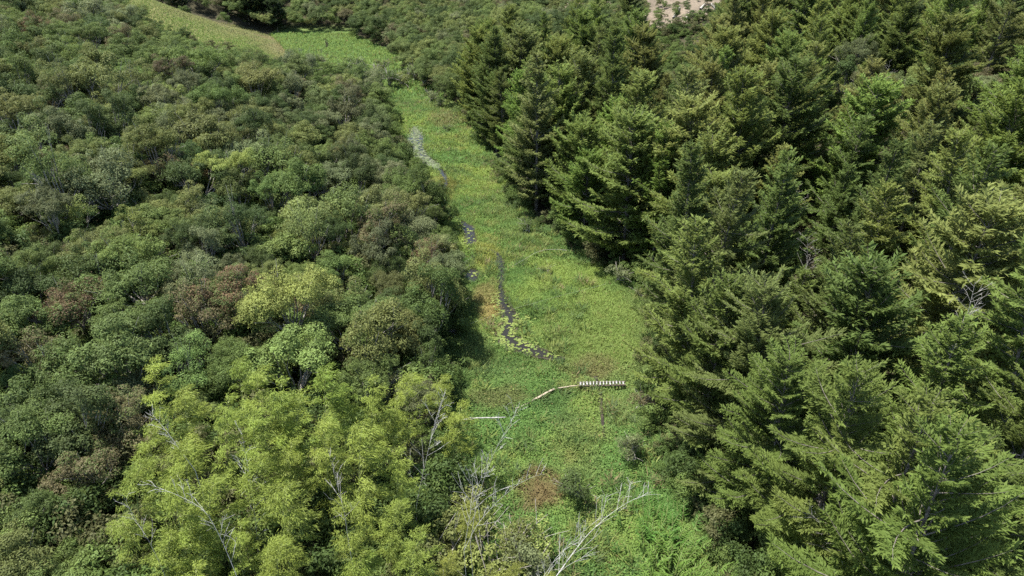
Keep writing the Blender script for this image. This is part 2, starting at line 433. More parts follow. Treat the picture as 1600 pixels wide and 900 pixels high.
# ------------------------------------------------------------------ meadow plants: one uncountable mass of blades and leaves
def make_grass():
    r = np.random.default_rng(11)
    out = []
    # (y range, plants per m2, leaf length, leaf width, upright)
    for y0, y1, dens, L, W, upr in ((22, 56, 125, .21, .09, .30), (56, 78, 130, .34, .065, .45), (78, 112, 80, .42, .10, .5), (112, 165, 30, .6, .18, .5), (165, 256, 9, .9, .36, .7)):
        xa = x_left(np.linspace(y0, y1, 50)).min() - 2; xb = x_right(np.linspace(y0, y1, 50)).max() + 2
        n = int((xb - xa) * (y1 - y0) * dens)
        x = r.uniform(xa, xb, n); y = r.uniform(y0, y1, n)
        k = (x > x_left(y) - 2.0) & (x < x_right(y) + 2.0)
        x, y = x[k], y[k]
        keep = np.ones(len(x), bool)
        for p in [STREAM, LILY, DITCH] + POOLS + [FARCH]:
            keep &= dist_path(p, x, y) > -.02 + r.normal(0, .10, len(x))
        keep &= r.random(len(x)) > patch(x, y, 842, 765, 1.5, 1.8) * .55
        x, y = x[keep], y[keep]
        hum = fbm(x, y, 1.6, 41); hum2 = fbm(x, y, 5, 43)
        hgt = np.maximum(.04, ((hum - .36) * 1.1 + (hum2 - .4) * .9) * (1 if y1 < 60 else .6) + .08)
        z = terrain(x, y) + hgt * r.uniform(.25, 1, len(x))
        th = r.uniform(0, 2 * math.pi, len(x))
        up = np.clip(upr + r.normal(0, .22, len(x)), 0, 1.4)
        D = np.stack([np.cos(th), np.sin(th), up * 1.6], 1)
        N = np.stack([r.normal(0, .3, len(x)), r.normal(0, .3, len(x)), np.ones(len(x))], 1)
        l = L * r.uniform(.6, 1.35, len(x)); w = W * r.uniform(.7, 1.3, len(x))
        P = np.stack([x, y, z], 1)
        V, F = leaves(P, D, N, l, w, .4)
        t = meadow_tint(x, y)
        # single off-colour plants
        odd = r.random(len(x)); t[odd < .03] = DRY * .8; t[odd > .975] = LIME * 1.05
        out.append((V, F, np.repeat(t, 4, 0), np.repeat(r.random(len(x)) * .7 + hum * .3, 4), np.repeat(r.random(len(x)) * .5, 4)))
    # taller tussocks, reeds along the water
    def tufts(cx, cy, nb, hl, wl, spread, tintf):
        n = len(cx); x = np.repeat(cx, nb) + r.normal(0, spread, n * nb); y = np.repeat(cy, nb) + r.normal(0, spread, n * nb)
        th = np.arctan2(y - np.repeat(cy, nb), x - np.repeat(cx, nb)) + r.normal(0, .6, n * nb)
        D = np.stack([np.cos(th), np.sin(th), r.uniform(.8, 2.4, n * nb)], 1)
        N = np.stack([-np.cos(th), -np.sin(th), np.full(n * nb, .8)], 1) + r.normal(0, .3, (n * nb, 3))
        k = np.repeat(r.uniform(.6, 1.3, n), nb)
        V, F = leaves(np.stack([x, y, terrain(x, y) + .05], 1), D, N, hl * k * r.uniform(.6, 1.2, n * nb), wl, .35, .2)
        t = np.repeat(tintf(cx, cy), nb, 0)
        out.append((V, F, np.repeat(t, 4, 0), np.repeat(r.random(n * nb), 4), np.repeat(r.random(n * nb) * .6, 4)))
    cy = 24 + 150 * r.random(9000) ** 1.5; cx = r.uniform(-45, 16, 9000)
    k = (cx > x_left(cy) - .5) & (cx < x_right(cy) + 1.5) & (fbm(cx, cy, 6, 15) > .47) & (patch(cx, cy, 842, 765, 2.3, 2.7) < .2) & (patch(cx, cy, 763, 470, 1.8, 5) < .3)
    for p in [STREAM, LILY, DITCH] + POOLS: k &= dist_path(p, cx, cy) > .15
    cx, cy = cx[k], cy[k]
    pal = np.array([[.075, .140, .036], [.062, .112, .034], [.120, .165, .05], [.165, .215, .06], [.17, .155, .075], [.085, .13, .05]])
    pick = r.choice(6, len(cx), p=[.28, .24, .18, .12, .08, .10])
    tufts(cx, cy, 18, .95, .085, .20, lambda a, b: pal[pick] * np.array([1.1, 1.0, 1.05]))
    for p, nn_ in [(STREAM, 420), (LILY, 260)] + [(q, 90) for q in POOLS]:
        X, Y, W = p; i = r.integers(0, len(X), nn_); a = r.uniform(0, 2 * math.pi, nn_); rad = W[i] / 2 + r.uniform(-.02, .35, nn_)
        bx, by = X[i] + np.cos(a) * rad, Y[i] + np.sin(a) * rad
        kk = dist_path(p, bx, by) > -.06; bx, by = bx[kk], by[kk]
        tufts(bx, by, 9, .5, .06, .10, lambda a, b: meadow_tint(a, b) * .85)
    Vs, Fs, o = [], [], 0
    for V, F, *_ in out:
        Vs.append(V); Fs.append(F + o); o += len(V)
    me = mesh('grass', np.concatenate(Vs), np.concatenate(Fs), M['grass'],
              {'tint': np.concatenate([q[2] for q in out]), 'var': np.concatenate([q[3] for q in out]), 'tip': np.concatenate([q[4] for q in out])})
    tag(link('grass', me), 'leafy green marsh plants and reed grass filling the valley floor', 'grass', kind='stuff')
    # dry hill grass on the spur
    n = 150000
    x = r.uniform(-170, -40, n); y = r.uniform(170, 262, n); z = terrain(x, y)
    u, v, d = project(np.stack([x, y, z], 1)); k = in_poly(u, v, GRASS_HILL)
    x, y, z, u, v = x[k], y[k], z[k], u[k], v[k]
    th = r.uniform(0, 2 * math.pi, len(x))
    D = np.stack([np.cos(th), np.sin(th), np.full(len(x), 1.2)], 1); N = np.stack([r.normal(0, .5, len(x)), r.normal(0, .5, len(x)), np.ones(len(x))], 1)
    V, F = leaves(np.stack([x, y, z], 1), D, N, .45 * r.uniform(.6, 1.3, len(x)), .22)
    # crest is straw coloured, the lower face greener
    crest = np.interp(u, [150, 225, 262, 330, 398, 440, 468], [-40, -12, 6, 29, 47, 64, 84])
    g = np.clip(sstep(.35, .65, fbm(x, y, 9, 21)) * .4 + np.clip((v - crest - 5) / 22, 0, 1) * .95 * np.clip((445 - u) / 60, 0, 1) + np.clip((320 - u) / 120, 0, 1) * .5, 0, 1)
    t = np.array([.225, .205, .098])[None] * (1 - g)[:, None] + np.array([.125, .19, .048])[None] * g[:, None]
    me = mesh('hill_grass', V, F, M['grass'], {'tint': np.repeat(t, 4, 0), 'var': np.repeat(r.random(len(x)), 4), 'tip': np.repeat(r.random(len(x)) * .4, 4)})
    tag(link('hill_grass', me), 'straw coloured grass on the bare spur above the far meadow', 'grass', kind='stuff')
make_grass()

# lily pads: hundreds of small discs afloat
def make_pads():
    r = np.random.default_rng(12)
    def discs(x, y, rad, tint, name, label):
        n = len(x); th = np.arange(7) * 2 * math.pi / 7
        c = np.stack([x, y, np.full(n, .262) + r.uniform(0, .03, n)], 1)
        rr = rad[:, None] * r.uniform(.8, 1.15, (n, 7))
        ring = c[:, None] + np.stack([np.cos(th)[None] * rr, np.sin(th)[None] * rr, r.normal(0, .012, (n, 7))], -1)
        V = ring.reshape(-1, 3)
        o = np.arange(n)[:, None] * 7
        F = np.concatenate([o + np.array([[0, 1, 2, 3]]), o + np.array([[0, 3, 4, 6]])]) if False else np.concatenate([o + np.array([[0, 1, 2, 3]]), o + np.array([[3, 4, 5, 6]]), o + np.array([[0, 3, 6, 6]])[:, :4]])
        F3 = np.concatenate([o + np.array([[0, k, k + 1]]) for k in range(1, 6)])
        me = mesh(name, V, F3, M['grass'], {'tint': np.repeat(tint, 7, 0), 'var': np.repeat(r.random(n), 7), 'tip': np.repeat(r.random(n) * .4, 7)})
        tag(link(name, me), label, 'lily pads', kind='stuff')
    def along(pt, n, spread, a=0, b=1):
        X, Y, W = pt; i = (r.uniform(a, b, n) * (len(X) - 1)).astype(int)
        k = r.normal(0, 1, n) * spread
        return X[i] + k * W[i] + r.normal(0, .15, n), Y[i] + r.normal(0, .5, n) * W[i] * spread
    x1, y1 = along(STREAM, 480, .62, .62, .82); x2, y2 = along(STREAM, 110, .42, .82, .97); x3, y3 = along(STREAM, 90, .5, .42, .6)
    x3 -= .55
    x, y = np.r_[x1, x2, x3], np.r_[y1, y2, y3]
    # leave the channel itself open
    X, Y, W = STREAM
    k = (dist_path((X, Y, W * .40), x, y) > 0) | (r.random(len(x)) < .10)
    x, y = x[k], y[k]
    t = np.where(r.random(len(x))[:, None] < .7, np.array([[.19, .235, .065]]), np.array([[.13, .18, .05]]))
    discs(x, y, r.uniform(.07, .17, len(x)), t, 'lily_pads', 'yellow green lily pads crowding the stream bend')
    x, y = along(LILY, 900, .36)
    t = np.where(r.random(len(x))[:, None] < .65, np.array([[.16, .18, .11]]), np.array([[.11, .15, .06]]))
    discs(x, y, r.uniform(.12, .30, len(x)), t, 'pale_lily_pads', 'pale grey green pads covering the upstream reach')
    x, y = along(POOLS[0], 34, .5); x -= .5
    x4, y4 = along(POOLS[1], 14, .4); x, y = np.r_[x, x4 + .7], np.r_[y, y4]
    discs(x, y, r.uniform(.10, .2, len(x)), np.tile(np.array([.20, .25, .07]), (len(x), 1)), 'pool_lily_pads', 'light green pads on the small open pools')
make_pads()

# ------------------------------------------------------------------ broadleaf trees
def crown_pts(r, K, Rr, Hc, shape):
    """clump centres for a crown of radius Rr and depth Hc, base at 0: several uneven lobes, each a crown of its own"""
    nl = {'dome': 6, 'umbrella': 8, 'upright': 5, 'loose': 7}[shape]
    lob = []
    for i in range(nl):
        th = i * 2.4 + r.normal(0, .5); q = (0 if i == 0 else r.uniform(.35, .72)) * Rr
        lr = Rr * r.uniform(.28, .52)
        if shape == 'umbrella': z = Hc * r.uniform(.62, .9); fl = .45
        elif shape == 'upright': z = Hc * (.92 - .13 * i + r.normal(0, .08)); q *= .95; fl = .9
        elif shape == 'loose': z = Hc * r.uniform(.25, .92); fl = .75
        else: z = Hc * (.80 - .45 * (q / Rr) ** 1.5) * r.uniform(.75, 1.12); fl = .75
        lob.append((q * math.cos(th), q * math.sin(th), max(.2, z - lr * .4), lr, fl))
    w = np.array([l[3] ** 2 for l in lob]); w = w / w.sum()
    c = []
    for k in r.choice(nl, K, p=w):
        x, y, z, lr, fl = lob[k]
        d = r.normal(0, 1, 3); d[2] = d[2] * .8 + .35; d /= np.linalg.norm(d)
        c.append((x + d[0] * lr * r.uniform(.5, 1.05), y + d[1] * lr * r.uniform(.5, 1.05), z + d[2] * lr * fl * r.uniform(.5, 1.15)))
    for k in range(max(2, K // 12)):           # stray leading shoots
        x, y, z, lr, fl = lob[r.integers(0, nl)]
        c.append((x + r.normal(0, .4) * lr, y + r.normal(0, .4) * lr, z + lr * fl * r.uniform(1.1, 1.5)))
    c = np.array(c); c[:, 2] = np.clip(c[:, 2], .1, Hc * 1.12)
    return c

def make_broadleaf(seed, Ht, Rr, Hc, K, rc, shape, leafL=.24, leafW=.13, dens=27, bare=.0, big=False):
    r = np.random.default_rng(seed)
    C = crown_pts(r, int(K * 1.9), Rr, Hc, shape) + np.array([0, 0, Ht - Hc])
    P, N, var, tip = [], [], [], []
    for c in C:
        q = rc * r.choice([r.uniform(.3, .6), r.uniform(.6, 1.0)], p=[.45, .55]); n = int(4 * math.pi * q * q * dens * 1.25 * (1 - bare))
        d = nrm(r.normal(0, 1, (n, 3))); d = d[d[:, 2] > -.45]; n = len(d)
        sq = np.array([1, 1, .72]) * (1 + .25 * r.normal(0, 1, 3).clip(-1, 1))
        rad = q * (r.uniform(.45, 1, n) ** .5) * (1 + .22 * (r.random(n) > .9))
        P.append(c + d * rad[:, None] * sq); N.append(d + np.array([0, 0, .8]) + r.normal(0, .4, (n, 3)))
        cv = r.random()
        var.append(np.clip(.45 * r.random(n) + .55 * cv, 0, 1)); tip.append(np.clip(.55 * r.random() + .45 * r.random(n), 0, 1))
    P, N = np.concatenate(P), nrm(np.concatenate(N)); n = len(P)
    D = np.cross(N, r.normal(0, 1, (n, 3))) + np.array([0, 0, -.25])
    V, F = leaves(P, D, N, .8 * leafL * r.uniform(.6, 1.4, n), .8 * leafW * r.uniform(.7, 1.3, n), .5, .12)
    crown = mesh('crown', V, F, M['leaf'], {'var': np.repeat(np.concatenate(var), 4), 'tip': np.repeat(np.concatenate(tip), 4)})
    # trunk and limbs reaching the clumps
    parts = []
    fork = np.array([r.normal(0, .3), r.normal(0, .3), (Ht - Hc) * r.uniform(.45, .75) + .3])
    tr = .05 + Ht * .012
    parts.append(tube(bend((0, 0, -1.0), fork, (r.normal(0, .2), r.normal(0, .2), 0), 6), np.linspace(tr * 1.3, tr * .85, 6), 7))
    sel = C[r.permutation(len(C))[:min(len(C), 11)]]
    for c in sel:
        parts.append(tube(bend(fork, c, (0, 0, -.12 * np.linalg.norm(c - fork)), 6, .08, r), np.linspace(tr * .6, .018, 6), 5))
        for k in range(2):
            e = c + r.normal(0, .6, 3)
            a = fork * .35 + c * .65 + np.array([0, 0, -.08])
            parts.append(tube(bend(a, e, (0, 0, .05), 4), np.linspace(tr * .22, .012, 4), 4))
    V, F = merge(parts)
    trunk = mesh('trunk', V, F, M['bark'], smooth=True)
    return dict(trunk=trunk, crown=crown, H=Ht, R=Rr)

BL = [make_broadleaf(101, 8.0, 3.6, 4.6, 44, 1.0, 'dome'),
      make_broadleaf(102, 7.4, 3.9, 3.6, 46, .95, 'umbrella'),
      make_broadleaf(103, 9.0, 3.2, 6.0, 46, .95, 'loose'),
      make_broadleaf(104, 6.6, 3.0, 4.6, 36, .9, 'dome', .20, .11, 34),
      make_broadleaf(105, 9.6, 2.8, 7.0, 44, .85, 'upright', .26, .15),
      make_broadleaf(106, 8.4, 4.3, 4.6, 56, 1.0, 'dome', .20, .10, 34),
      make_broadleaf(107, 7.6, 3.7, 4.4, 52, .72, 'loose', .22, .12, 30),
      make_broadleaf(108, 8.8, 4.2, 3.8, 58, .78, 'umbrella', .20, .11, 34),
      make_broadleaf(109, 8.2, 3.3, 5.2, 38, .85, 'loose', .22, .12, 24, .2),
      make_broadleaf(110, 7.0, 3.4, 5.0, 30, 1.15, 'dome', .30, .19, 20),
      make_broadleaf(111, 9.2, 3.8, 5.4, 60, .8, 'dome', .20, .11, 34),
      make_broadleaf(112, 5.2, 2.6, 4.2, 30, .8, 'loose', .20, .11, 32)]
SHRUB = [make_broadleaf(121, 2.2, 1.5, 2.0, 16, .55, 'loose', .18, .10, 38),
         make_broadleaf(122, 1.7, 1.3, 1.5, 14, .5, 'dome', .16, .09, 42),
         make_broadleaf(123, 2.8, 1.4, 2.5, 16, .55, 'upright', .22, .10, 34)]

# ------------------------------------------------------------------ cypress trees
def make_cypress(seed, H, Rm, nl, step, sL, sW, low=.10, sparse=0.0, pw=.62):
    r = np.random.default_rng(seed)
    PP, DD, NN, LL, VV, TT, wood = [], [], [], [], [], [], []
    lean = r.normal(0, .25, 2)
    def axis(t): return np.array([lean[0] * t * t * H * .05, lean[1] * t * t * H * .05, t * H])
    for i in range(nl):
        t = low + (1 - low) * ((i + r.uniform(0, .9)) / nl) ** .92
        az = i * 2.39996 + r.normal(0, .35)
        prof = (1 - t) ** pw * min(1.0, .65 + 2.4 * (t - low)) + .045
        L = Rm * prof * r.choice([r.uniform(.45, .8), r.uniform(.8, 1.25)], p=[.35, .65])
        if r.random() < sparse: L *= .5
        el = R(20 + 30 * t ** 1.2 + r.normal(0, 11)); droop = (.40 - .20 * t) + r.normal(0, .09)
        out = np.array([math.cos(az), math.sin(az), 0.0]); side = np.array([-out[1], out[0], 0.0]); up = np.array([0, 0, 1.0])
        b = axis(min(t, .995)); bow = r.normal(0, .22)
        def pos(s):
            s = np.asarray(s, float)[:, None]
            return b + L * (out * s * math.cos(el) + up * (math.sin(el) * s - droop * s * s * 1.2 + (droop + .16) * .8 * s ** 3) + side * bow * s * s)
        sl = np.linspace(0, 1, 6)
        wood.append(tube(pos(sl), np.linspace(.008 + .010 * L, .005, 6), 4))
        m = max(5, int(L * .85 / step)); s = np.repeat(np.linspace(.16, 1, m), 2) + r.normal(0, .01, 2 * m); s = np.clip(s, .1, 1)
        sd = np.tile([1.0, -1.0], m)
        p0 = pos(s); tang = nrm(pos(np.clip(s + .02, 0, 1.03)) - pos(np.clip(s - .02, 0, 1)))
        bl = (.26 * L * (1 - s) ** .6 * np.clip(s * 2.6, .35, 1) + .24) * r.uniform(.7, 1.2, len(s))
        ang = R(42) + r.normal(0, .12, len(s))
        bd = nrm(tang * np.cos(ang)[:, None] + side * (np.sin(ang) * sd)[:, None] + up * r.normal(.02, .10, len(s))[:, None])
        limbv = r.random(); tipc = r.random()
        k = int(max(2, np.ceil(bl.max() / (step * .8))))
        f = (np.arange(k) + .35) / k
        for j in range(k):
            ok = bl * f[-1] > (step * .8) * j * .9
            if not ok.any(): break
            q = np.minimum(step * .8 * (j + r.uniform(0, .6, len(s))), bl)
            base = p0 + bd * q[:, None] - up * (.10 * (q ** 2))[:, None]
            for sg in (1, -1):
                d = nrm(bd * .9 + np.cross(bd, up) * sg * .5 + up * r.normal(.0, .34, len(s))[:, None])
                n = nrm(up + r.normal(0, .45, (len(s), 3)))
                PP.append(base[ok]); DD.append(d[ok]); NN.append(n[ok])
                LL.append((sL * r.uniform(.7, 1.35, len(s)))[ok])
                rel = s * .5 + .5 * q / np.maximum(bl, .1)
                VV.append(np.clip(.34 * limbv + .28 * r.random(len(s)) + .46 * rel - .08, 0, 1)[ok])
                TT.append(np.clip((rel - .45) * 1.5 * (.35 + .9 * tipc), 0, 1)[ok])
    # leader
    P, D, N, L = np.concatenate(PP), np.concatenate(DD), np.concatenate(NN), np.concatenate(LL)
    V, F = leaves(P, D, N, L, sW * L / sL, .42, .10)
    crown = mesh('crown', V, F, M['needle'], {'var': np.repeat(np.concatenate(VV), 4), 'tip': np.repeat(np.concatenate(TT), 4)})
    ts = np.linspace(-.05, 1, 12)
    tk = tube(np.array([axis(t) for t in ts]), np.interp(ts, [-.05, 0, 1], [.28, .24, .012]) * (H / 20), 7)
    V, F = merge([tk])
    trunk = mesh('trunk', V, F, M['cbark'], smooth=True)
    V, F = merge(wood)
    limbs = mesh('limb_framework', V, F, M['cbark'], smooth=True)
    return dict(trunk=trunk, crown=crown, limbs=limbs, H=H, R=Rm)

CY = [make_cypress(201, 20, 6.0, 132, .225, .42, .13, pw=.5),
      make_cypress(202, 22, 5.6, 140, .225, .40, .125, .08, pw=.66),
      make_cypress(203, 18, 6.4, 126, .23, .42, .13, .08, pw=.44),
      make_cypress(204, 20, 6.0, 112, .225, .40, .125, .10, .3, pw=.55),
      make_cypress(205, 16, 6.0, 122, .225, .42, .13, .06, pw=.42),
      make_cypress(206, 19, 5.4, 120, .225, .40, .125, .12, .45, pw=.5)]
CYN = [make_cypress(211, 20, 6.6, 122, .145, .25, .075, .06, pw=.46),
       make_cypress(212, 18, 6.8, 114, .145, .25, .075, .06, .2, pw=.42),
       make_cypress(213, 19, 6.2, 114, .145, .25, .075, .10, .4, pw=.55)]

# ------------------------------------------------------------------ bamboo
def make_bamboo(seed, H, leanx, leany):
    r = np.random.default_rng(seed)
    def ax(t):
        t = np.asarray(t, float)[:, None]
        return np.concatenate([leanx * t ** 2.2, leany * t ** 2.2, H * (t - .10 * t ** 5)], 1)
    P, D, N, L, VV, TT, wood = [], [], [], [], [], [], []
    nodes = np.linspace(.30, 1.0, int(H * 1.05)) + r.normal(0, .008, int(H * 1.05))
    for t in nodes:
        b = ax([t])[0]
        taper = min(1, (1.06 - t) * 2.3) * min(1, .45 + (t - .2) * 2.0)
        az0 = r.uniform(0, 6.28); rise0 = r.uniform(.05, .45)
        for k in range(r.integers(3, 6)):
            az = az0 + r.normal(0, 1.0) + 2.4 * (k > 2); l = r.uniform(.8, 1.7) * (.35 + .75 * taper)
            o = np.array([math.cos(az) + .25, math.sin(az) - .05, 0])
            e = b + o * l + np.array([0, 0, (rise0 + r.normal(0, .07)) * l])
            c = bend(b, e, (0, 0, .16 * l), 6)
            wood.append(tube(c[::2], [.012, .008, .004], 3))
            bv, bt = r.random(), r.random()
            m = int(82 * l); s = r.beta(2.4, 1.3, m) * 1.05
            p = np.stack([np.interp(s, np.linspace(0, 1, 6), c[:, q]) for q in range(3)], 1) + r.normal(0, .16, (m, 3)) * np.array([1, 1, .32])
            d = nrm(o)[None] * .7 + np.array([.45, .05, -.10]) + r.normal(0, .42, (m, 3))
            P.append(p); D.append(d); N.append(np.array([0, 0, 1.0]) + r.normal(0, .5, (m, 3)))
            L.append(r.uniform(.15, .30, m)); VV.append(np.clip(.5 * bv + .5 * r.random(m), 0, 1)); TT.append(np.clip(.6 * bt + .4 * r.random(m), 0, 1))
    P, D, N, L = map(np.concatenate, (P, D, N, L))
    V, F = leaves(P, D, N, L, L * .19, .35, .15)
    fol = mesh('foliage', V, F, M['bamboo'], {'var': np.repeat(np.concatenate(VV), 4), 'tip': np.repeat(np.concatenate(TT), 4)})
    ts = np.linspace(-.04, 1, 16)
    V, F = tube(np.concatenate([ax([max(t, 0)]) + np.array([[0, 0, min(t, 0) * H]]) for t in ts]), np.interp(ts, [0, 1], [.055, .008]), 6)
    culm = mesh('culm', V, F, M['culm'], smooth=True)
    V, F = merge(wood)
    twig = mesh('side_branches', V, F, M['culm'])
    return dict(culm=culm, foliage=fol, twig=twig, H=H)
BB = [make_bamboo(301, 12, .8, .3), make_bamboo(302, 11, 1.2, -.3), make_bamboo(303, 13, .4, .2), make_bamboo(304, 10, 1.5, .4), make_bamboo(305, 9, .7, -.6), make_bamboo(306, 12, 1.0, 0)]

# ------------------------------------------------------------------ planting
ORD = ['nearest', 'second', 'third', 'fourth', 'fifth', 'sixth', 'seventh', 'eighth', 'ninth', 'tenth', 'eleventh', 'twelfth', 'thirteenth', 'fourteenth', 'fifteenth', 'sixteenth', 'seventeenth', 'eighteenth', 'nineteenth', 'twentieth', 'twenty-first', 'twenty-second', 'twenty-third', 'twenty-fourth', 'twenty-fifth', 'twenty-sixth', 'twenty-seventh', 'twenty-eighth', 'twenty-ninth', 'thirtieth']
LEVEL = [(45, 'below the top edge'), (120, 'level with the far meadow'), (200, 'level with the upper meadow patch'), (275, 'level with the pale lily reach'), (340, 'level with the brown bog patch'),
         (410, 'level with the upper blue pool'), (475, 'level with the dark pool'), (555, 'level with the stream bend'), (630, 'level with the slatted footbridge'), (700, 'level with the white board end'),
         (790, 'level with the rusty patch'), (2000, 'near the bottom edge')]
def level(v):
    for a, t in LEVEL:
        if v < a: return t
PLANTED = []      # dicts with everything needed to build and label a tree
def plant(kind, spec, x, y, s, rz, color, look, hscale=1.0, tilt=(0, 0)):
    z = float(terrain(x, y))
    PLANTED.append(dict(kind=kind, spec=spec, x=x, y=y, z=z, s=s, hs=hscale, rz=rz, color=color, look=look, tilt=tilt))

def colour(c, r, j=.14):
    c = np.array(c) * (1 + r.normal(0, j)); c = c * (1 + r.normal(0, j * .28, 3)); return tuple(float(q) for q in np.clip(c, .008, .6))

# broadleaf colours: (look words, base colour, weight)
LOOK = [('mid green', (.088, .130, .031), 5.5), ('dark green', (.056, .086, .023), 3.5), ('grey green', (.116, .138, .056), 3.5), ('olive green', (.116, .138, .038), 4.5),
        ('bright green', (.124, .172, .041), 2.0), ('yellow green', (.155, .185, .044), .7), ('brownish', (.116, .104, .046), .5)]
RUSTY = ('rust brown', (.122, .086, .040))
lw = np.array([q[2] for q in LOOK]); lw = lw / lw.sum()

occupied = []     # (x, y, radius)
def free(x, y, rad, k=1.0):
    for a, b, c in occupied:
        if (a - x) ** 2 + (b - y) ** 2 < (k * (rad + c) * .5) ** 2: return False
    return True

# trees one can point to in the photo: (u, v of the crown top, spec index, scale, look)
rb = np.random.default_rng(21)
lookd = {q[0]: q[1] for q in LOOK}; lookd['rust brown'] = RUSTY[1]
KEYS = [(280, 240, 8, 1.0, 'rust brown'), (345, 268, 9, .7, 'rust brown'), (100, 432, 5, 1.0, 'rust brown'), (352, 415, 10, 1.1, 'rust brown'), (415, 322, 3, .75, 'rust brown'),
        (668, 385, 8, .95, 'rust brown'), (470, 465, 11, 1.0, 'rust brown'), (50, 520, 6, 1.0, 'brownish'), (180, 640, 6, .9, 'brownish'), (545, 560, 11, .8, 'brownish'),
        (610, 250, 5, 1.05, 'grey green'), (590, 295, 7, .8, 'grey green'), (640, 340, 1, 1.0, 'grey green'), (700, 350, 3, .9, 'mid green'),
        (580, 175, 0, 1.1, 'dark green'), (540, 190, 3, 1.1, 'dark green'), (440, 365, 9, 1.0, 'bright green'), (300, 315, 3, .9, 'bright green'), (230, 325, 0, .8, 'bright green'),
        (360, 325, 11, .8, 'yellow green'), (470, 330, 11, .9, 'yellow green'), (195, 410, 1, 1.15, 'mid green'), (190, 480, 7, .9, 'mid green'), (540, 480, 1, 1.1, 'mid green'),
        (570, 470, 7, .95, 'mid green'), (640, 495, 0, .9, 'olive green'), (470, 525, 9, .9, 'bright green'), (425, 535, 9, .75, 'bright green'), (690, 540, 3, .8, 'mid green'),
        (655, 500, 2, .8, 'dark green'), (130, 255, 11, .7, 'yellow green'), (30, 470, 0, 1.0, 'mid green'), (140, 355, 10, .95, 'olive green'), (30, 610, 3, 1.1, 'dark green'),
        (30, 655, 0, .9, 'mid green'), (190, 590, 9, .8, 'grey green'), (620, 590, 9, .7, 'grey green'), (250, 480, 2, 1.0, 'dark green'), (310, 455, 8, 1.0, 'brownish'),
        (120, 700, 6, .85, 'brownish'), (60, 780, 0, .7, 'mid green'), (200, 800, 3, .7, 'dark green'), (120, 840, 3, .8, 'mid green'), (10, 840, 0, .8, 'olive green'), (200, 860, 11, .8, 'olive green')]
for u, v, si, s, look in KEYS:
    s = s * .88
    sp = BL[si]; p = hit(u, v, sp['H'] * s)
    p[0] = min(p[0], x_left(p[1]) - 2.4)
    plant('broadleaf', sp, p[0], p[1], s, rb.uniform(0, 6.28), colour(lookd[look], rb, .07), look)
    occupied.append((p[0], p[1], sp['R'] * s * 1.15))

# bamboo thicket
BAM = []
rbm = np.random.default_rng(22)
BAMTOPS = [(245, 580, 2), (285, 625, 0), (372, 577, 0), (405, 590, 2), (350, 630, 5), (455, 640, 1), (430, 615, 5), (505, 590, 0), (545, 625, 1), (580, 610, 5), (640, 585, 1), (690, 590, 4), (715, 640, 4),
           (230, 690, 4), (200, 735, 3), (290, 690, 1), (340, 690, 0), (400, 665, 2), (450, 700, 5), (510, 665, 2), (560, 680, 0), (610, 650, 4), (520, 720, 3), (580, 740, 1), (620, 720, 5),
           (210, 800, 4), (265, 760, 5), (320, 760, 1), (380, 750, 3), (440, 770, 0), (490, 790, 5), (550, 800, 2), (610, 800, 1), (250, 840, 3), (310, 840, 4), (370, 830, 5), (430, 850, 1), (500, 870, 3), (570, 860, 4),
           (640, 850, 3), (300, 900, 5), (400, 920, 0), (600, 920, 1), (700, 870, 4), (760, 850, 4), (730, 800, 3), (800, 880, 3), (850, 900, 4), (690, 930, 1), (770, 930, 3), (230, 930, 4)]
for k, (u, v, si) in enumerate(BAMTOPS):
    if k > 12 and k % 7 == 2: continue
    near = u > 680 and v > 780
    s = rbm.uniform(.85, 1.08) * (.72 if near else 1.0) * (.85 if v > 780 else 1)
    sp = BB[si]; p = hit(u, v, sp['H'] * .9 * s)
    BAM.append((u, v, sp, p[0] - .6 * s, p[1], s, near))
    occupied.append((p[0], p[1], 1.8))

class Grid:
    def __init__(self, c=6.0): self.c, self.d = c, {}
    def add(self, x, y, q): self.d.setdefault((int(x // self.c), int(y // self.c)), []).append((x, y, q))
    def free(self, x, y, q, k):
        i, j = int(x // self.c), int(y // self.c)
        for a in (i - 1, i, i + 1):
            for b in (j - 1, j, j + 1):
                for (px, py, pq) in self.d.get((a, b), ()):
                    if (px - x) ** 2 + (py - y) ** 2 < (k * (q + pq) * .5) ** 2: return False
        return True

def scatter(r, n, xr, yr, ok, rad, make, k=1.0):
    g = Grid()
    for o in occupied: g.add(*o)
    y = r.uniform(*yr, n); x = r.uniform(xr[0], xr[1], n)
    m = ok(x, y); x, y = x[m], y[m]
    for a, b in zip(x.tolist(), y.tolist()):
        q = rad(a, b, r)
        if not g.free(a, b, q, k): continue
        make(a, b, q, r); occupied.append((a, b, q)); g.add(a, b, q)

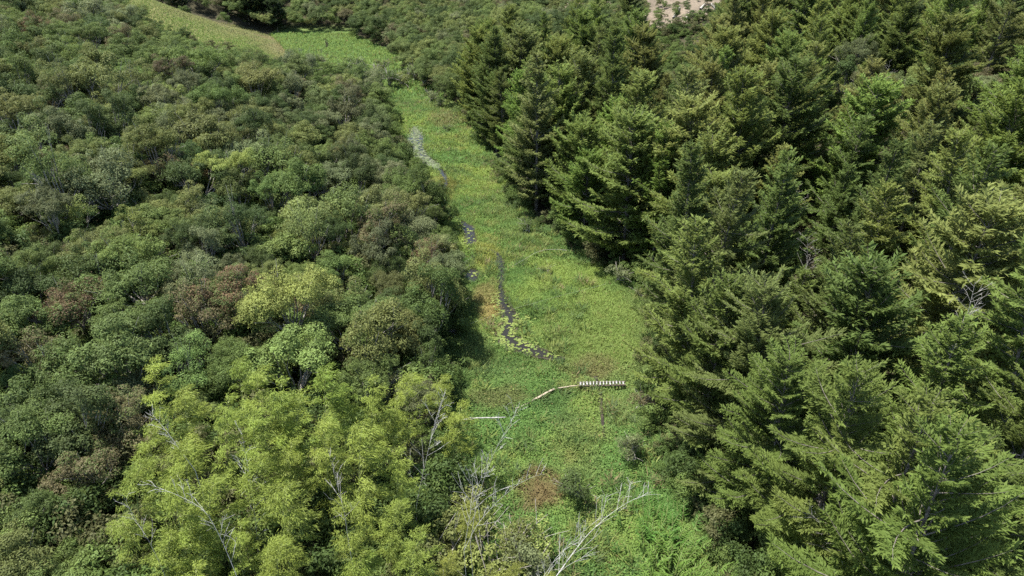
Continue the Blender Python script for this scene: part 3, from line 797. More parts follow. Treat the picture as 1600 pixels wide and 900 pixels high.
VIEWS = [[(215, -10), (262, 10), (330, 33), (398, 51), (458, 84), (435, 94), (385, 88), (300, 66), (235, 32)],
         [(455, 54), (535, 57), (560, 75), (620, 92), (600, 108), (555, 122), (515, 108), (470, 82)],
         [(622, 152), (655, 150), (690, 178), (715, 215), (745, 245), (765, 295), (780, 340), (735, 345), (700, 300), (690, 275), (632, 224)]]
VIEWS.append([(738, 345), (760, 345), (780, 440), (780, 640), (735, 640), (728, 560), (738, 500), (733, 440), (724, 380)])
NEARVIEW = [[(985, 800), (1050, 800), (1105, 850), (1120, 900), (985, 900)], [(880, 590), (978, 592), (985, 690), (1000, 790), (900, 790)], [(860, 400), (905, 412), (970, 445), (985, 590), (860, 590)]]
SOILVIEW = [(1015, -20), (1130, -20), (1125, 20), (1095, 32), (1045, 48), (1012, 40)]
def blocks(x, y, H, polys, rad=2.0):
    """does a tree of height H here stand in front of ground the photo shows open?"""
    z = terrain(x, y); bad = np.zeros(x.shape, bool)
    for h in (0, .25 * H, .5 * H, .75 * H, H * .97):
        u, v, d = project(np.stack([x, y, z + h], -1))
        rr = rad if rad <= 2 else rad * (1.05 - h / H)
        for du in (-rr, 0, rr):
            for pl in polys: bad |= in_poly(u + du * FPX / d, v, pl)
    return bad

def seen(x, y, h, mu=140, mv=110):
    z = terrain(x, y)
    u, v, d = project(np.stack([x, y, z + h], -1)); u2, v2, _ = project(np.stack([x, y, z], -1))
    return (d > 8) & (u > -mu) & (u < 1600 + mu) & (v2 > -mv * .3) & (v < 900 + mv)

def pix(x, y):
    x = np.asarray(x, float); y = np.asarray(y, float)
    return project(np.stack([x, y, terrain(x, y)], -1))

# cypress plantation on the right bank, its front row along the meadow
CYP_FAR = 168
def cyp_zone(x, y):
    u, v, d = pix(x, y)
    return (x > x_right(y)) & (y < CYP_FAR) & ~((y > 118) & (x > 78)) & ~((y > 100) & (x > 74) & (vnoise(x, y, 14, 5) > .4)) & ~((y > 88) & (x > 52) & (vnoise(x, y, 11, 6) > .62)) & ~((y > 118) & (u < 738))
def cyp_ok(x, y):
    x = np.atleast_1d(x); y = np.atleast_1d(y); u, v, d = pix(x, y)
    m = cyp_zone(x, y) & (x > x_right(y) + 3.0) & (y > 12) & ~in_poly(u, v, SOIL) & seen(x, y, 20)
    return m & ~((y > 90) & blocks(x, y, 16, [SOILVIEW, VIEWS[2]])) & ~((y < 80) & blocks(x, y, 17, NEARVIEW, 4.6))
CKEY = [(834, 85, 1, 1.02, 'pale tipped'), (748, 70, 0, .9, 'dark green'), (722, 120, 4, .85, 'dark green'), (775, 45, 1, .95, 'dark green'), (905, 90, 2, 1.05, 'grey green'), (1000, 120, 0, 1.0, 'olive green'), (880, 240, 4, .8, 'bright green'),
        (965, 45, 1, 1.0, 'dark green'), (1075, 110, 3, 1.0, 'grey green'), (1170, 120, 0, 1.05, 'olive green'), (1245, 100, 2, 1.0, 'dark green'), (1110, 220, 2, 1.0, 'olive green'), (1040, 230, 1, .95, 'dark green')]
CLOOK = {'dark green': (.070, .100, .026), 'mid green': (.092, .130, .031), 'olive green': (.114, .144, .036), 'grey green': (.108, .134, .040), 'bright green': (.106, .158, .034), 'pale tipped': (.114, .142, .044), 'bronze tipped': (.122, .140, .040)}
rc = np.random.default_rng(23)
for u, v, si, s, look in CKEY:
    sp = CY[si]; p = hit(u, v, sp['H'] * s)
    x = max(p[0], x_right(p[1]) + 3.0)
    plant('cypress', sp, x, p[1], s, rc.uniform(0, 6.28), colour(CLOOK[look], rc, .06), look)
    occupied.append((x, p[1], 5.4))
def cyp_make(x, y, q, r):
    d = math.hypot(x, y)
    near = d < 44
    sp = CYN[r.integers(0, 3)] if near else CY[r.integers(0, 6)]
    dr = x - x_right(y)
    hh = r.uniform(.75, 1.05) if dr < 12 else r.uniform(.6, 1.0)
    if y > 90: hh *= .92
    look = r.choice(['dark green', 'mid green', 'olive green', 'grey green', 'bronze tipped', 'bright green'], p=[.2, .3, .2, .12, .12, .06])
    if near and look in ('bright green', 'bronze tipped'): look = 'mid green'
    if x > 30 and r.random() < .35: look = r.choice(['olive green', 'bronze tipped'])
    s = hh * 20 / sp['H']
    plant('cypress', sp, x, y, s, r.uniform(0, 6.28), colour(CLOOK[look], r, .10), look, 1.0, (r.normal(0, .05), r.normal(.03, .06)))
# a living cypress stands before each dead top
SNAGS = [(1497, 530, 1524, 440, 37, 'pale dead treetop spiking out near the right edge'), (1238, 345, 1244, 285, 72, 'grey bare treetop in the middle of the plantation'), (1375, 165, 1390, 95, 96, 'bleached dead treetop on the scrubby upper right slope'),
        (1255, 440, 1262, 370, 56, 'bare grey spire above the reed meadow level')]
for (u0, v0, u1, v1, y, lab) in SNAGS:
    d = ray(u0, v0); P = d * (y - 1.3) / d[1]; zt = P[2] + CAM_H + 1.0; gz = float(terrain(P[0], P[1]))
    near = math.hypot(P[0], P[1]) < 44; sp = CYN[1] if near else CY[3]
    s_ = (zt - gz) / sp['H']
    if .4 < s_ < 1.3:
        plant('cypress', sp, P[0], P[1], s_, rc.uniform(0, 6), colour(CLOOK['mid green'], rc, .05), 'mid green'); occupied.append((P[0], P[1], 4.6))
# front row first
for y in np.repeat(np.arange(22, 150, 1.5), 3):
    x = x_right(y) + 3.2 + rc.uniform(-.4, 3.0)
    if cyp_ok(x, y)[0] and free(x, y, 4.4): cyp_make(x, y, 4.4, rc); occupied.append((x, y, 4.6))
scatter(rc, 9000, (-40, 130), (14, CYP_FAR), cyp_ok, lambda x, y, r: r.choice([4.6, 5.6, 6.8]) + .004 * y, cyp_make)

# broadleaf woodland, left bank and beyond
def bl_ok(x, y):
    u, v, d = pix(x, y)
    m = ~((x > x_left(y) - .3) & (x < x_right(y) + .3) & (y < 256)) & ~cyp_zone(x, y)
    m &= ~(in_poly(u, v, GRASS_HILL) & (y > 150)) & ~(in_poly(u, v, SOIL) & (y > 120))
    m &= ~((y < 45) & (x > -23 + .12 * (y - 30)) & (x < 0))          # the bamboo stands here
    m &= seen(x, y, 8)
    return m & ~((y > 45) & blocks(x, y, 7.0, VIEWS + [SOILVIEW])) & ~((y > 70) & blocks(x, y, 7.0, [VIEWS[2]], 3.8))
def bl_make(x, y, q, r):
    si = int(r.choice(len(BL), p=np.array([3, 3, 3, 2, .6, 3, 3, 3, 2, 1.5, 3, 1.5]) / 28.6))
    sp = BL[si]
    i = int(r.choice(len(LOOK), p=lw)); look = LOOK[i][0]; c = LOOK[i][1]
    if y > 60 and vnoise(x, y, 16, 77) > .80 and r.random() < .08: look, c = RUSTY
    s = min(q / sp['R'] * r.uniform(1.05, 1.35), 1.12 * 8 / sp['H'])
    plant('broadleaf', sp, x, y, s, r.uniform(0, 6.28), colour(c, r), look, r.uniform(.95, 1.2))
def bl_rad(x, y, r):
    m = r.choice([1.7, 2.2, 2.8, 3.4], p=[.2, .35, .3, .15])
    return m * (1 + max(0, y - 70) * .0018)
scatter(np.random.default_rng(24), 26000, (-250, 250), (10, 330), bl_ok, bl_rad, bl_make, .88)

# the dark cypresses behind the spur
for u, v, h in ((378, -30, 17), (405, -42, 18), (350, -20, 15), (425, -12, 14), (285, -60, 13), (300, -55, 12), (268, -62, 12)):
    y = 262 + rc.uniform(-4, 6); d = ray(u, v); x = d[0] * y / d[1]
    if u < 320: y -= 14
    sp = CY[rc.integers(0, 5)]
    plant('cypress', sp, x, y, h / sp['H'], rc.uniform(0, 6), colour((.026, .045, .016), rc, .05), 'dark green')

# keep the 300 that show largest of each kind as trees; the rest is one far wood
FARW = []
for kind in ('broadleaf', 'cypress'):
    L = [p for p in PLANTED if p['kind'] == kind]
    for p in L:
        u, v, d = project(np.array([p['x'], p['y'], p['z'] + p['spec']['H'] * p['s'] * .7])); p['u'], p['v'] = float(u), float(v)
        inside = -20 < u < 1620 and -25 < v < 930
        p['size'] = p['spec']['R'] * p['s'] / float(d) * (1 if inside else .15)
    L.sort(key=lambda p: -p['size'])
    for p in L[300:]:
        p['far'] = True; FARW.append(p)
print('PLANTED', {k: sum(p['kind'] == k for p in PLANTED) for k in ('broadleaf', 'cypress')}, 'far', len(FARW), 'bamboo', len(BAM))

# labels: rank of each look within its level, counted from the stream
IND = [p for p in PLANTED if not p.get('far')]
groups = {}
for p in IND:
    su = float(np.interp(p['v'], [0, 110, 200, 330, 450, 600, 900], [560, 560, 650, 720, 780, 850, 850]))
    p['side'] = 'left' if p['u'] < su else 'right'
    p['off'] = abs(p['u'] - su)
    inframe = 0 <= p['u'] <= 1600
    groups.setdefault((p['kind'], p['look'], level(p['v']), p['side']), []).append(p)
for (kind, look, lev, side), L in groups.items():
    L.sort(key=lambda p: p['off'])
    what = 'broadleaf tree' if kind == 'broadleaf' else 'cypress'
    for i, p in enumerate(L):
        if len(L) == 1:
            t = f"only {look} {what} {side} of the stream {lev}"
        else:
            t = f"{look} {what}, {ORD[min(i, len(ORD) - 1)]} such {side} of the stream, {lev}"
        p['label'] = t

for p in IND:
    k = p['kind']; sp = p['spec']
    e = link('broadleaf_tree' if k == 'broadleaf' else 'cypress_tree', None, None, (p['x'], p['y'], p['z']))
    e.rotation_euler = (p['tilt'][0], p['tilt'][1], p['rz']); e.scale = (p['s'], p['s'], p['s'] * p['hs'])
    e.empty_display_size = .5
    link('trunk', sp['trunk'], e)
    c = link('crown', sp['crown'], e); c.color = (*p['color'], {'rust brown': .52, 'brownish': .6}.get(p['look'], 1))
    if 'limbs' in sp: link('limb_framework', sp['limbs'], e)
    tag(e, p['label'], 'tree', 'broadleaf trees of the valley woods' if k == 'broadleaf' else 'cypresses of the plantation')

for i, (u, v, sp, x, y, s, near) in enumerate(BAM):
    e = link('bamboo_plant', None, None, (x, y, float(terrain(x, y)))); e.rotation_euler = (0, 0, rbm.normal(0, .5)); e.scale = (s, s, s)
    link('culm', sp['culm'], e); link('side_branches', sp['twig'], e)['kind'] = 'stuff'
    f = link('foliage', sp['foliage'], e); f.color = (*colour((.176, .230, .043) if not near else (.188, .212, .044), rbm, .07), 1)
BAMOBJ = [o for o in col.objects if o.name.startswith('bamboo_plant')]
rows = {}
for o, b in zip(BAMOBJ, BAM):
    rows.setdefault(min(5, int((b[1] - 570) / 60)), []).append((b[0], o))
RN = ['topmost row', 'second row', 'third row', 'fourth row', 'fifth row', 'lowest row']
for k, L in rows.items():
    L.sort(key=lambda q: q[0])
    for i, (u, o) in enumerate(L):
        w = 'leftmost' if i == 0 else f'{ORD[i]} from the left'
        tag(o, f"leafy yellow green bamboo, {w}, {RN[k]} of the thicket", 'bamboo', 'bamboo thicket')

# ------------------------------------------------------------------ uncountable masses placed as instances: far wood and undergrowth
def instancer(name, pts, meshes, mat, label, cat):
    """pts: (x, y, z, scale, rot, which). One object, geometry nodes."""
    pts = np.array(pts, float)
    me = bpy.data.meshes.new(name)
    me.vertices.add(len(pts)); me.vertices.foreach_set('co', pts[:, :3].astype(np.float32).ravel())
    for n, c in (('s', 3), ('rz', 4)):
        me.attributes.new(n, 'FLOAT', 'POINT').data.foreach_set('value', pts[:, c].astype(np.float32))
    me.attributes.new('which', 'INT', 'POINT').data.foreach_set('value', pts[:, 5].astype(np.int32))
    o = link(name, me)
    ng = bpy.data.node_groups.new(name, 'GeometryNodeTree')
    ng.interface.new_socket('Geometry', in_out='INPUT', socket_type='NodeSocketGeometry')
    ng.interface.new_socket('Geometry', in_out='OUTPUT', socket_type='NodeSocketGeometry')
    N, Lk = ng.nodes, ng.links
    gi, go = N.new('NodeGroupInput'), N.new('NodeGroupOutput')
    join = N.new('GeometryNodeJoinGeometry')
    def att(n, ty):
        a = N.new('GeometryNodeInputNamedAttribute'); a.data_type = ty; a.inputs['Name'].default_value = n
        return a.outputs['Attribute']
    for k, ob in enumerate(meshes):
        oi = N.new('GeometryNodeObjectInfo'); oi.inputs['Object'].default_value = ob; oi.transform_space = 'ORIGINAL'
        sm = N.new('GeometryNodeSetMaterial'); sm.inputs['Material'].default_value = mat
        Lk.new(oi.outputs['Geometry'], sm.inputs['Geometry'])
        cmp_ = N.new('FunctionNodeCompare'); cmp_.data_type = 'INT'; cmp_.operation = 'EQUAL'
        Lk.new(att('which', 'INT'), cmp_.inputs[2]); cmp_.inputs[3].default_value = k
        ip = N.new('GeometryNodeInstanceOnPoints')
        Lk.new(gi.outputs[0], ip.inputs['Points']); Lk.new(cmp_.outputs[0], ip.inputs['Selection']); Lk.new(sm.outputs[0], ip.inputs['Instance'])
        cx = N.new('ShaderNodeCombineXYZ'); Lk.new(att('rz', 'FLOAT'), cx.inputs[2]); Lk.new(cx.outputs[0], ip.inputs['Rotation'])
        Lk.new(att('s', 'FLOAT'), ip.inputs['Scale']); Lk.new(ip.outputs[0], join.inputs[0])
    Lk.new(join.outputs[0], go.inputs[0])
    md = o.modifiers.new('instances', 'NODES'); md.node_group = ng
    return tag(o, label, cat, kind='stuff')

CROWN_OB = {}
for o in col.objects:
    if o.type == 'MESH' and o.name.startswith('crown') and o.data.name not in CROWN_OB: CROWN_OB[o.data.name] = o
bl_obs = [CROWN_OB[s['crown'].name] for s in BL if s['crown'].name in CROWN_OB]
bl_ix = {s['crown'].name: i for i, s in enumerate([s for s in BL if s['crown'].name in CROWN_OB])}
pts = [(p['x'], p['y'], p['z'], p['s'], p['rz'], bl_ix.get(p['spec']['crown'].name, 0)) for p in FARW if p['kind'] == 'broadleaf']
if pts: instancer('far_woods', pts, bl_obs, M['wood_leaf'], 'distant broadleaf scrub on the slopes beyond the meadow', 'woods')

# edge shrubs are individual things; their meshes also make the undergrowth
rs = np.random.default_rng(31)
SHR = [(896, 785, 2, 1.0, 'dark green', 'small dark upright shrub alone in the meadow beside the rusty patch'),
       (855, 425, 1, .7, 'yellow green', 'low pale yellow green bush in the reed meadow below the fallen branch'),
       (966, 442, 0, 1.1, 'grey green', 'grey green shrub at the meadow edge in front of the cypresses'),
       (825, 365, 0, 1.0, 'mid green', 'green shrub at the head of the wide meadow beneath cypresses'),
       (690, 168, 1, 1.3, 'dark green', 'small dark bush on the upper meadow patch near the cypresses'),
       (700, 205, 1, .9, 'mid green', 'small green bush beside the pale lily reach'),
       (662, 135, 0, 1.5, 'mid green', 'rounded green bush between the far meadow and upper meadow patch'),
       (640, 125, 0, 1.3, 'grey green', 'grey green bush at the foot of the far meadow'),
       (560, 108, 1, 1.8, 'mid green', 'lone dark bush standing on the far meadow'),
       (708, 520, 1, .9, 'bright green', 'bright green bush at the wood edge beside the stream bend'),
       (700, 600, 0, 1.0, 'mid green', 'green bush at the wood edge above the white board'),
       (1000, 470, 1, 1.0, 'olive green', 'olive bush on the right rim of the reed meadow'),
       (1000, 640, 0, .9, 'brownish', 'brownish bush at the meadow rim below the footbridge'),
       (985, 720, 2, .9, 'grey green', 'grey twiggy bush on the right rim level with the rusty patch'),
       (565, 132, 0, 1.9, 'dark green', 'dark bush below the far meadow, right of the spur foot'),
       (560, 117, 0, 2.0, 'mid green', 'round green bush touching the lower edge of the far meadow'),
       (586, 127, 1, 2.4, 'grey green', 'grey green bush in the gap below the far meadow'),
       (610, 139, 0, 2.1, 'dark green', 'dark bush in the gap just above the upper meadow patch'),
       (602, 119, 0, 1.9, 'olive green', 'olive bush at the lower right of the far meadow'),
       (650, 128, 0, 2.1, 'mid green', 'green bush at the foot of the slope right of the gap'),
       (625, 136, 1, 2.4, 'olive green', 'olive bush between the far meadow and the upper patch'),
       (540, 122, 1, 2.0, 'olive green', 'olive bush at the lower left of the far meadow'),
       (672, 158, 1, 1.6, 'grey green', 'small grey bush right of the upper meadow patch'),
       (578, 145, 0, 2.2, 'grey green', 'grey green bush on the bank left of the upper patch'),
       (478, 98, 1, 1.9, 'mid green', 'green bush at the foot of the straw coloured spur'),
       (498, 108, 0, 1.8, 'grey green', 'grey bush on the left rim of the far meadow'),
       (716, 818, 0, 1.3, 'yellow green', 'yellowish bush among the bare stems left of the rusty patch'),
       (752, 858, 1, 1.7, 'yellow green', 'yellowish bush in front of the arching bare bamboo'),
       (795, 880, 0, 1.4, 'olive green', 'olive bush near the bottom edge left of the leaning pole'),
       (835, 860, 1, 1.5, 'yellow green', 'yellowish bush just below the rusty patch'),
       (705, 890, 0, 1.8, 'olive green', 'olive bush at the bottom edge right of the bamboo thicket'),
       (765, 915, 0, 1.7, 'yellow green', 'yellowish bush cut by the bottom edge beside the bare stems'),
       (822, 915, 2, 1.2, 'grey green', 'upright grey green bush at the foot of the leaning pole'),
       (935, 345, 2, 1.2, 'yellow green', 'pale flowering shrub at the dark foot of the cypresses')]
for u, v, si, s, look, lab in SHR:
    p = flat(u, v); sp = SHRUB[si]
    e = link('shrub', None, None, (p[0], p[1], float(terrain(p[0], p[1])))); e.scale = (s, s, s); e.rotation_euler = (0, 0, rs.uniform(0, 6))
    link('trunk', sp['trunk'], e); c = link('crown', sp['crown'], e); c.color = (*colour(lookd[look], rs, .06), 1)
    tag(e, lab, 'shrub', 'shrubs around the meadow')
shr_obs = [next(o for o in col.objects if o.type == 'MESH' and o.data == s['crown']) for s in SHRUB]
n = 17000
y = 14 + 240 * rs.random(n) ** 1.3; x = rs.uniform(-1, 1, n) * (20 + .85 * y)
u, v, d = pix(x, y)
right = x > x_right(y); edge = np.minimum(abs(x - x_left(y)), abs(x - x_right(y))) < 3
k = ~((x > x_left(y) - .2) & (x < x_right(y) + .2)) & (u > -150) & (u < 1750) & (v < 1050)
k &= ~((y > 120) & ((in_poly(u, v, GRASS_HILL) & (rs.random(n) > .03)) | (in_poly(u, v, SOIL) & (rs.random(n) > .45))))
k &= ~(right & ~edge & (rs.random(n) < .45))
und = np.stack([x, y, terrain(x, y) - .15, rs.uniform(.6, 1.6, n) * np.where(right, .75, 1.0), rs.uniform(0, 6.28, n), rs.integers(0, 3, n)], 1)[k]
ey = rs.uniform(105, 195, 2200); ex = rs.uniform(15, 75, 2200); eu, ev, ed = pix(ex, ey)
k = ~in_poly(eu, ev, SOIL) & (ex > x_right(ey) + 6)
und = np.concatenate([und, np.stack([ex, ey, terrain(ex, ey) - .15, rs.uniform(.5, 1.15, 2200), rs.uniform(0, 6.28, 2200), rs.integers(0, 3, 2200)], 1)[k]])
instancer('undergrowth', und, shr_obs, M['low_leaf'], 'tangled low undergrowth beneath the trees', 'undergrowth')

# ------------------------------------------------------------------ footbridge, plank path, board and cord
def footbridge():
    a, b = flat(905, 600, .55), flat(976, 600, .55)
    a = np.array([a[0], a[1], .62]); b = np.array([b[0], b[1] + .15, .62])
    L = float(np.linalg.norm(b - a)); rz = math.atan2(b[1] - a[1], b[0] - a[0])
    e = link('footbridge', None, None, tuple(a)); e.rotation_euler = (0, 0, rz)
    tag(e, 'slatted white footbridge over the narrow ditch in the meadow', 'footbridge')
    r = np.random.default_rng(41)
    sl = mesh('slat', *boxvf(-.07, .07, -.27, .27, -.016, .016), M['white_timber'])
    n = 14
    for i in range(n):
        o = link('slat', sl, e, (.12 + (L - .24) * i / (n - 1), r.normal(0, .03), r.normal(0, .008)))
        o.rotation_euler = (0, r.normal(0, .03), r.normal(-.12, .05)); o.scale = (r.uniform(.8, 1.15), r.uniform(.92, 1.08) * (1 if i < 10 else .85), 1)
    for s in (-.25, .25):
        V, F = tube(bend((-.15, s, -.10), (L + .1, s, -.10), (0, 0, -.02), 8), .07, 8)
        link('beam', mesh('beam', V, F, M['dark_timber'], smooth=True), e)
    for x in (.1, L - .1):
        for s in (-.27, .27):
            V, F = tube(np.array([[x, s, -.75], [x, s, -.12]]), .055, 7)
            link('post', mesh('post', V, F, M['dark_timber'], smooth=True), e)
footbridge()

def plank_thing(name, u0, v0, u1, v1, z, w, th, mat, label, cat, n=6, wob=.03):
    a, b = flat(u0, v0, z), flat(u1, v1, z)
    r = np.random.default_rng(int(u0))
    d = nrm((b - a)[None])[0]; s = np.array([-d[1], d[0], 0]); t = np.linspace(0, 1, n)
    c = a[None] * (1 - t)[:, None] + b[None] * t[:, None] - a[None]
    c += s[None] * r.normal(0, wob, n)[:, None]
    Vs = []
    for sg, zz in ((1, 0), (-1, 0), (-1, -th), (1, -th)):
        Vs.append(c + s * sg * w / 2 * (1 + r.normal(0, .08, n))[:, None] + np.array([0, 0, zz]))
    V = np.stack(Vs, 1).reshape(-1, 3)
    F = []
    for i in range(n - 1):
        for k in range(4):
            k2 = (k + 1) % 4; F.append((i * 4 + k, i * 4 + k2, (i + 1) * 4 + k2, (i + 1) * 4 + k))
    F += [(0, 3, 2, 1), ((n - 1) * 4, (n - 1) * 4 + 1, (n - 1) * 4 + 2, (n - 1) * 4 + 3)]
    return tag(link(name, mesh(name, V, F, mat), None, tuple(a)), label, cat)
plank_thing('plank', 829, 627, 866, 607, .46, .20, .06, M['timber'], 'brown plank laid slanting across the meadow towards the footbridge', 'plank')
plank_thing('log_beam', 871, 606, 907, 601.5, .50, .10, .08, M['timber'], 'thin pale pole leading onto the left end of the footbridge', 'pole')
plank_thing('thin_plank', 806, 638, 827, 628.5, .52, .13, .05, M['timber'], 'half hidden thin plank continuing the slanting plank down to the left', 'plank')
plank_thing('white_board', 723, 653.5, 738, 653.5, .75, .34, .10, M['white_timber'], 'short white board end beside the bamboo at the wood edge', 'board', 3, .0)
plank_thing('thin_rail', 738, 653, 790, 652, .70, .10, .07, M['white_timber'], 'thin weathered rail running from the white board into the leaves', 'rail', 8, .02)

def cord(name, px, rad, mat, label, cat, sag=0):
    P = np.array([flat(u, v, z) for u, v, z in px]); s = np.linspace(0, 1, len(P)); q = np.linspace(0, 1, 40)
    C = np.stack([np.interp(q, s, P[:, k]) for k in range(3)], 1)
    for k in range(3): C[2:-2, k] = np.convolve(C[:, k], np.ones(5) / 5, 'valid')
    o = C[0].copy(); V, F = tube(C - o, rad, 5)
    return tag(link(name, mesh(name, V, F, mat, smooth=True), None, tuple(o)), label, cat)
cord('wire', [(724, 509, .9), (800, 483, 1.0), (875, 462, 1.05), (946, 444, 1.2)], .005, M['rope'], 'thin pale wire stretched low across the reed meadow', 'wire')
cord('fallen_branch', [(800, 416, .5), (818, 406, .62), (836, 395, .75), (852, 390, .85), (870, 389.5, .9), (886, 391, .8)], np.linspace(.01, .022, 40), M['dead'], 'bare bowed branch lying at the head of the reed meadow', 'branch')

# ------------------------------------------------------------------ dead bare stems
def on_ray(u, v, y):
    d = ray(u, v); t = y / d[1]
    return d * t + np.array([0, 0, CAM_H])

def dead_stem(name, pts, r0, label, cat, mat, seed, nb=14, bl=2.2, start=.25, up=.35, sides=7, group='dead bare stems'):
    """pts: (u, v, y) photo points with their distances; drops to the ground from the first"""
    r = np.random.default_rng(seed)
    P = np.array([on_ray(*p) for p in pts])
    s = np.r_[0, np.cumsum(np.linalg.norm(np.diff(P, axis=0), axis=1))]; Lt = s[-1]
    q = np.linspace(0, Lt, 24); C = np.stack([np.interp(q, s, P[:, k]) for k in range(3)], 1)
    for _ in range(2):
        for k in range(3): C[1:-1, k] = (C[:-2, k] + C[1:-1, k] * 2 + C[2:, k]) / 4
    g = C[0].copy(); gz = float(terrain(g[0], g[1]))
    if g[2] > gz + .2:
        C = np.concatenate([np.stack([np.linspace(g[0] + .15, g[0], 5), np.linspace(g[1], g[1], 5), np.linspace(gz - .2, g[2], 5)], 1)[:-1], C])
    o = C[0].copy(); C = C - o
    n = len(C); r0 *= .42; rad = np.linspace(r0, r0 * .2, n)
    e = link(name, None, None, tuple(o)); tag(e, label, cat, group)
    V, F = tube(C, rad, sides); link('stem', mesh('stem', V, F, mat, smooth=True), e)
    parts = []
    T = nrm(np.gradient(C, axis=0))
    n0 = n - 24
    for i in range(nb):
        t = start + (1 - start) * (i + r.random()) / nb; k = min(n - 1, int(n0 + t * 23)); t0 = T[k]
        a = r.uniform(0, 2 * math.pi); ref = nrm(np.cross(t0, [0.3, 1, .2])[None])[0]; ref2 = np.cross(t0, ref)
        side = ref * math.cos(a) + ref2 * math.sin(a) * .7 + np.array([0, 0, up])
        l = bl * r.uniform(.55, 1.35) * (1.2 - t * .7)
        d = nrm((t0 * .65 + side * .85)[None])[0]
        tip = C[k] + d * l
        c = bend(C[k], tip, np.array([0, 0, .10 * l]) * r.choice([1, -.5]), 6, .008 * l, r)
        parts.append(tube(c, np.linspace(max(.009, rad[k] * .5), .006, 6), 4))
        for j in range(r.integers(1, 5)):
            f = r.uniform(.25, .9); b = c[0] * (1 - f) + c[-1] * f + np.array([0, 0, .10 * l * 4 * f * (1 - f)]) * 0
            b = np.array([np.interp(f, np.linspace(0, 1, 6), c[:, m]) for m in range(3)])
            d2 = nrm((d + r.normal(0, .55, 3))[None])[0]
            parts.append(tube(bend(b, b + d2 * l * r.uniform(.2, .45), (0, 0, .02), 4), np.linspace(.009, .005, 4), 3))
    if parts:
        V, F = merge(parts); o2 = link('twigs', mesh('twigs', V, F, mat), e); o2['kind'] = 'stuff'
    return e
PC = M['pale_culm']
dead_stem('dead_bamboo', [(652, 830, 34), (650, 790, 34), (662, 735, 34.5), (672, 690, 35), (688, 640, 35.5), (697, 608, 36)], .045, 'bare pale bamboo with forked twigs standing right of the leafy thicket', 'bamboo', PC, 51, 22, 2.2)
dead_stem('dead_bamboo', [(845, 935, 24), (880, 885, 25.5), (915, 838, 27), (950, 805, 28), (985, 782, 29), (1020, 768, 30)], .06, 'long white bamboo pole leaning right over the meadow from the bottom edge', 'bamboo', PC, 52, 20, 2.0, .12, .8)
dead_stem('dead_bamboo', [(385, 940, 24.5), (368, 895, 25), (345, 840, 25.5), (320, 795, 26), (275, 772, 26.3), (220, 752, 26.5)], .05, 'white bamboo culm bending left out of the front of the thicket', 'bamboo', PC, 53, 16, 1.7, .3, .5)
dead_stem('dead_bamboo', [(405, 880, 29), (398, 800, 29.5), (388, 730, 30), (380, 690, 30.3), (376, 668, 30.5)], .035, 'thin upright dead bamboo in the middle of the leafy thicket', 'bamboo', PC, 54, 16, 1.5)
dead_stem('dead_bamboo', [(305, 735, 30), (290, 715, 30.2), (265, 680, 30.6), (245, 655, 31), (232, 640, 31.2)], .05, 'grey dead bamboo slanting left at the upper left of the thicket', 'bamboo', PC, 55, 12, 1.3)
dead_stem('dead_bamboo', [(735, 850, 29), (742, 800, 29.5), (755, 750, 30), (775, 700, 30.6), (800, 655, 31.2), (818, 632, 31.6)], .035, 'slim bare bamboo reaching up towards the plank in the meadow', 'bamboo', PC, 56, 20, 2.0)
dead_stem('dead_bamboo', [(725, 860, 28), (745, 820, 28.4), (775, 785, 28.8), (808, 757, 29.2), (838, 742, 29.6), (852, 741, 29.8)], .035, 'bare bamboo arching right over the rusty patch', 'bamboo', PC, 57, 14, 1.2)
dead_stem('dead_bamboo', [(725, 860, 28.4), (735, 800, 29), (748, 755, 29.4), (768, 715, 29.8)], .03, 'short pale bamboo stem among the twiggy stems left of the rusty patch', 'bamboo', PC, 58, 16, 1.5)
dead_stem('dead_bamboo', [(830, 930, 23.6), (870, 870, 24.4), (905, 835, 25), (930, 815, 25.4)], .03, 'thin bare bamboo beside the base of the long leaning pole', 'bamboo', PC, 59, 14, 1.4, .1, .8)
dead_stem('dead_bamboo', [(545, 850, 27), (538, 800, 27.4), (522, 740, 28), (512, 700, 28.4)], .03, 'dark thin dead bamboo in the right half of the thicket', 'bamboo', M['dead'], 60, 14, 1.3)
dead_stem('dead_bamboo', [(250, 880, 25), (230, 840, 25.3), (205, 800, 25.6), (190, 770, 25.8)], .03, 'grey bare bamboo at the lower left rim of the thicket', 'bamboo', M['dead'], 61, 12, 1.2)
# snags among the cypresses
for i, (u0, v0, u1, v1, y, lab) in enumerate(SNAGS):
    dead_stem('dead_tree', [(u0, v0, y), ((u0 + u1) / 2 + 3, (v0 + v1) / 2, y + .2), (u1, v1, y + .4)], .06, lab, 'dead tree', M['dead'], 70 + i, 16, 1.6, .1, .1)
dead_stem('dead_tree', [(1318, 905, 26), (1316, 865, 26.4), (1285, 820, 27), (1260, 795, 27.4)], .05, 'grey leafless sapling in the shade at the bottom edge', 'dead tree', M['dead'], 79, 22, 1.5, .2, .1)
# felled trunks on the bare soil
for i, (u0, v0, u1, v1, lab) in enumerate([(1112, 8, 1126, 34, 'white felled trunk lying on the upper right bare ground'), (1094, 16, 1102, 8, 'short white log left of the felled trunk on bare ground'), (1052, 30, 1062, 14, 'bleached stump wood on the reddish bare soil'), (1070, 32, 1076, 28, 'small white log at the foot of the bare soil')]):
    a, b = hit(u0, v0), hit(u1, v1); a[2] += .25; b[2] += .35
    if np.linalg.norm(b - a) > 14: b = a + nrm((b - a)[None])[0] * 14; b[2] = terrain(b[0], b[1]) + .35
    V, F = tube(bend(a, b, (0, 0, .1), 6) - a, np.linspace(.34, .2, 6), 8)
    tag(link('felled_log', mesh('felled_log', V, F, M['dead'], smooth=True), None, tuple(a)), lab, 'log', 'felled wood on the bare soil')

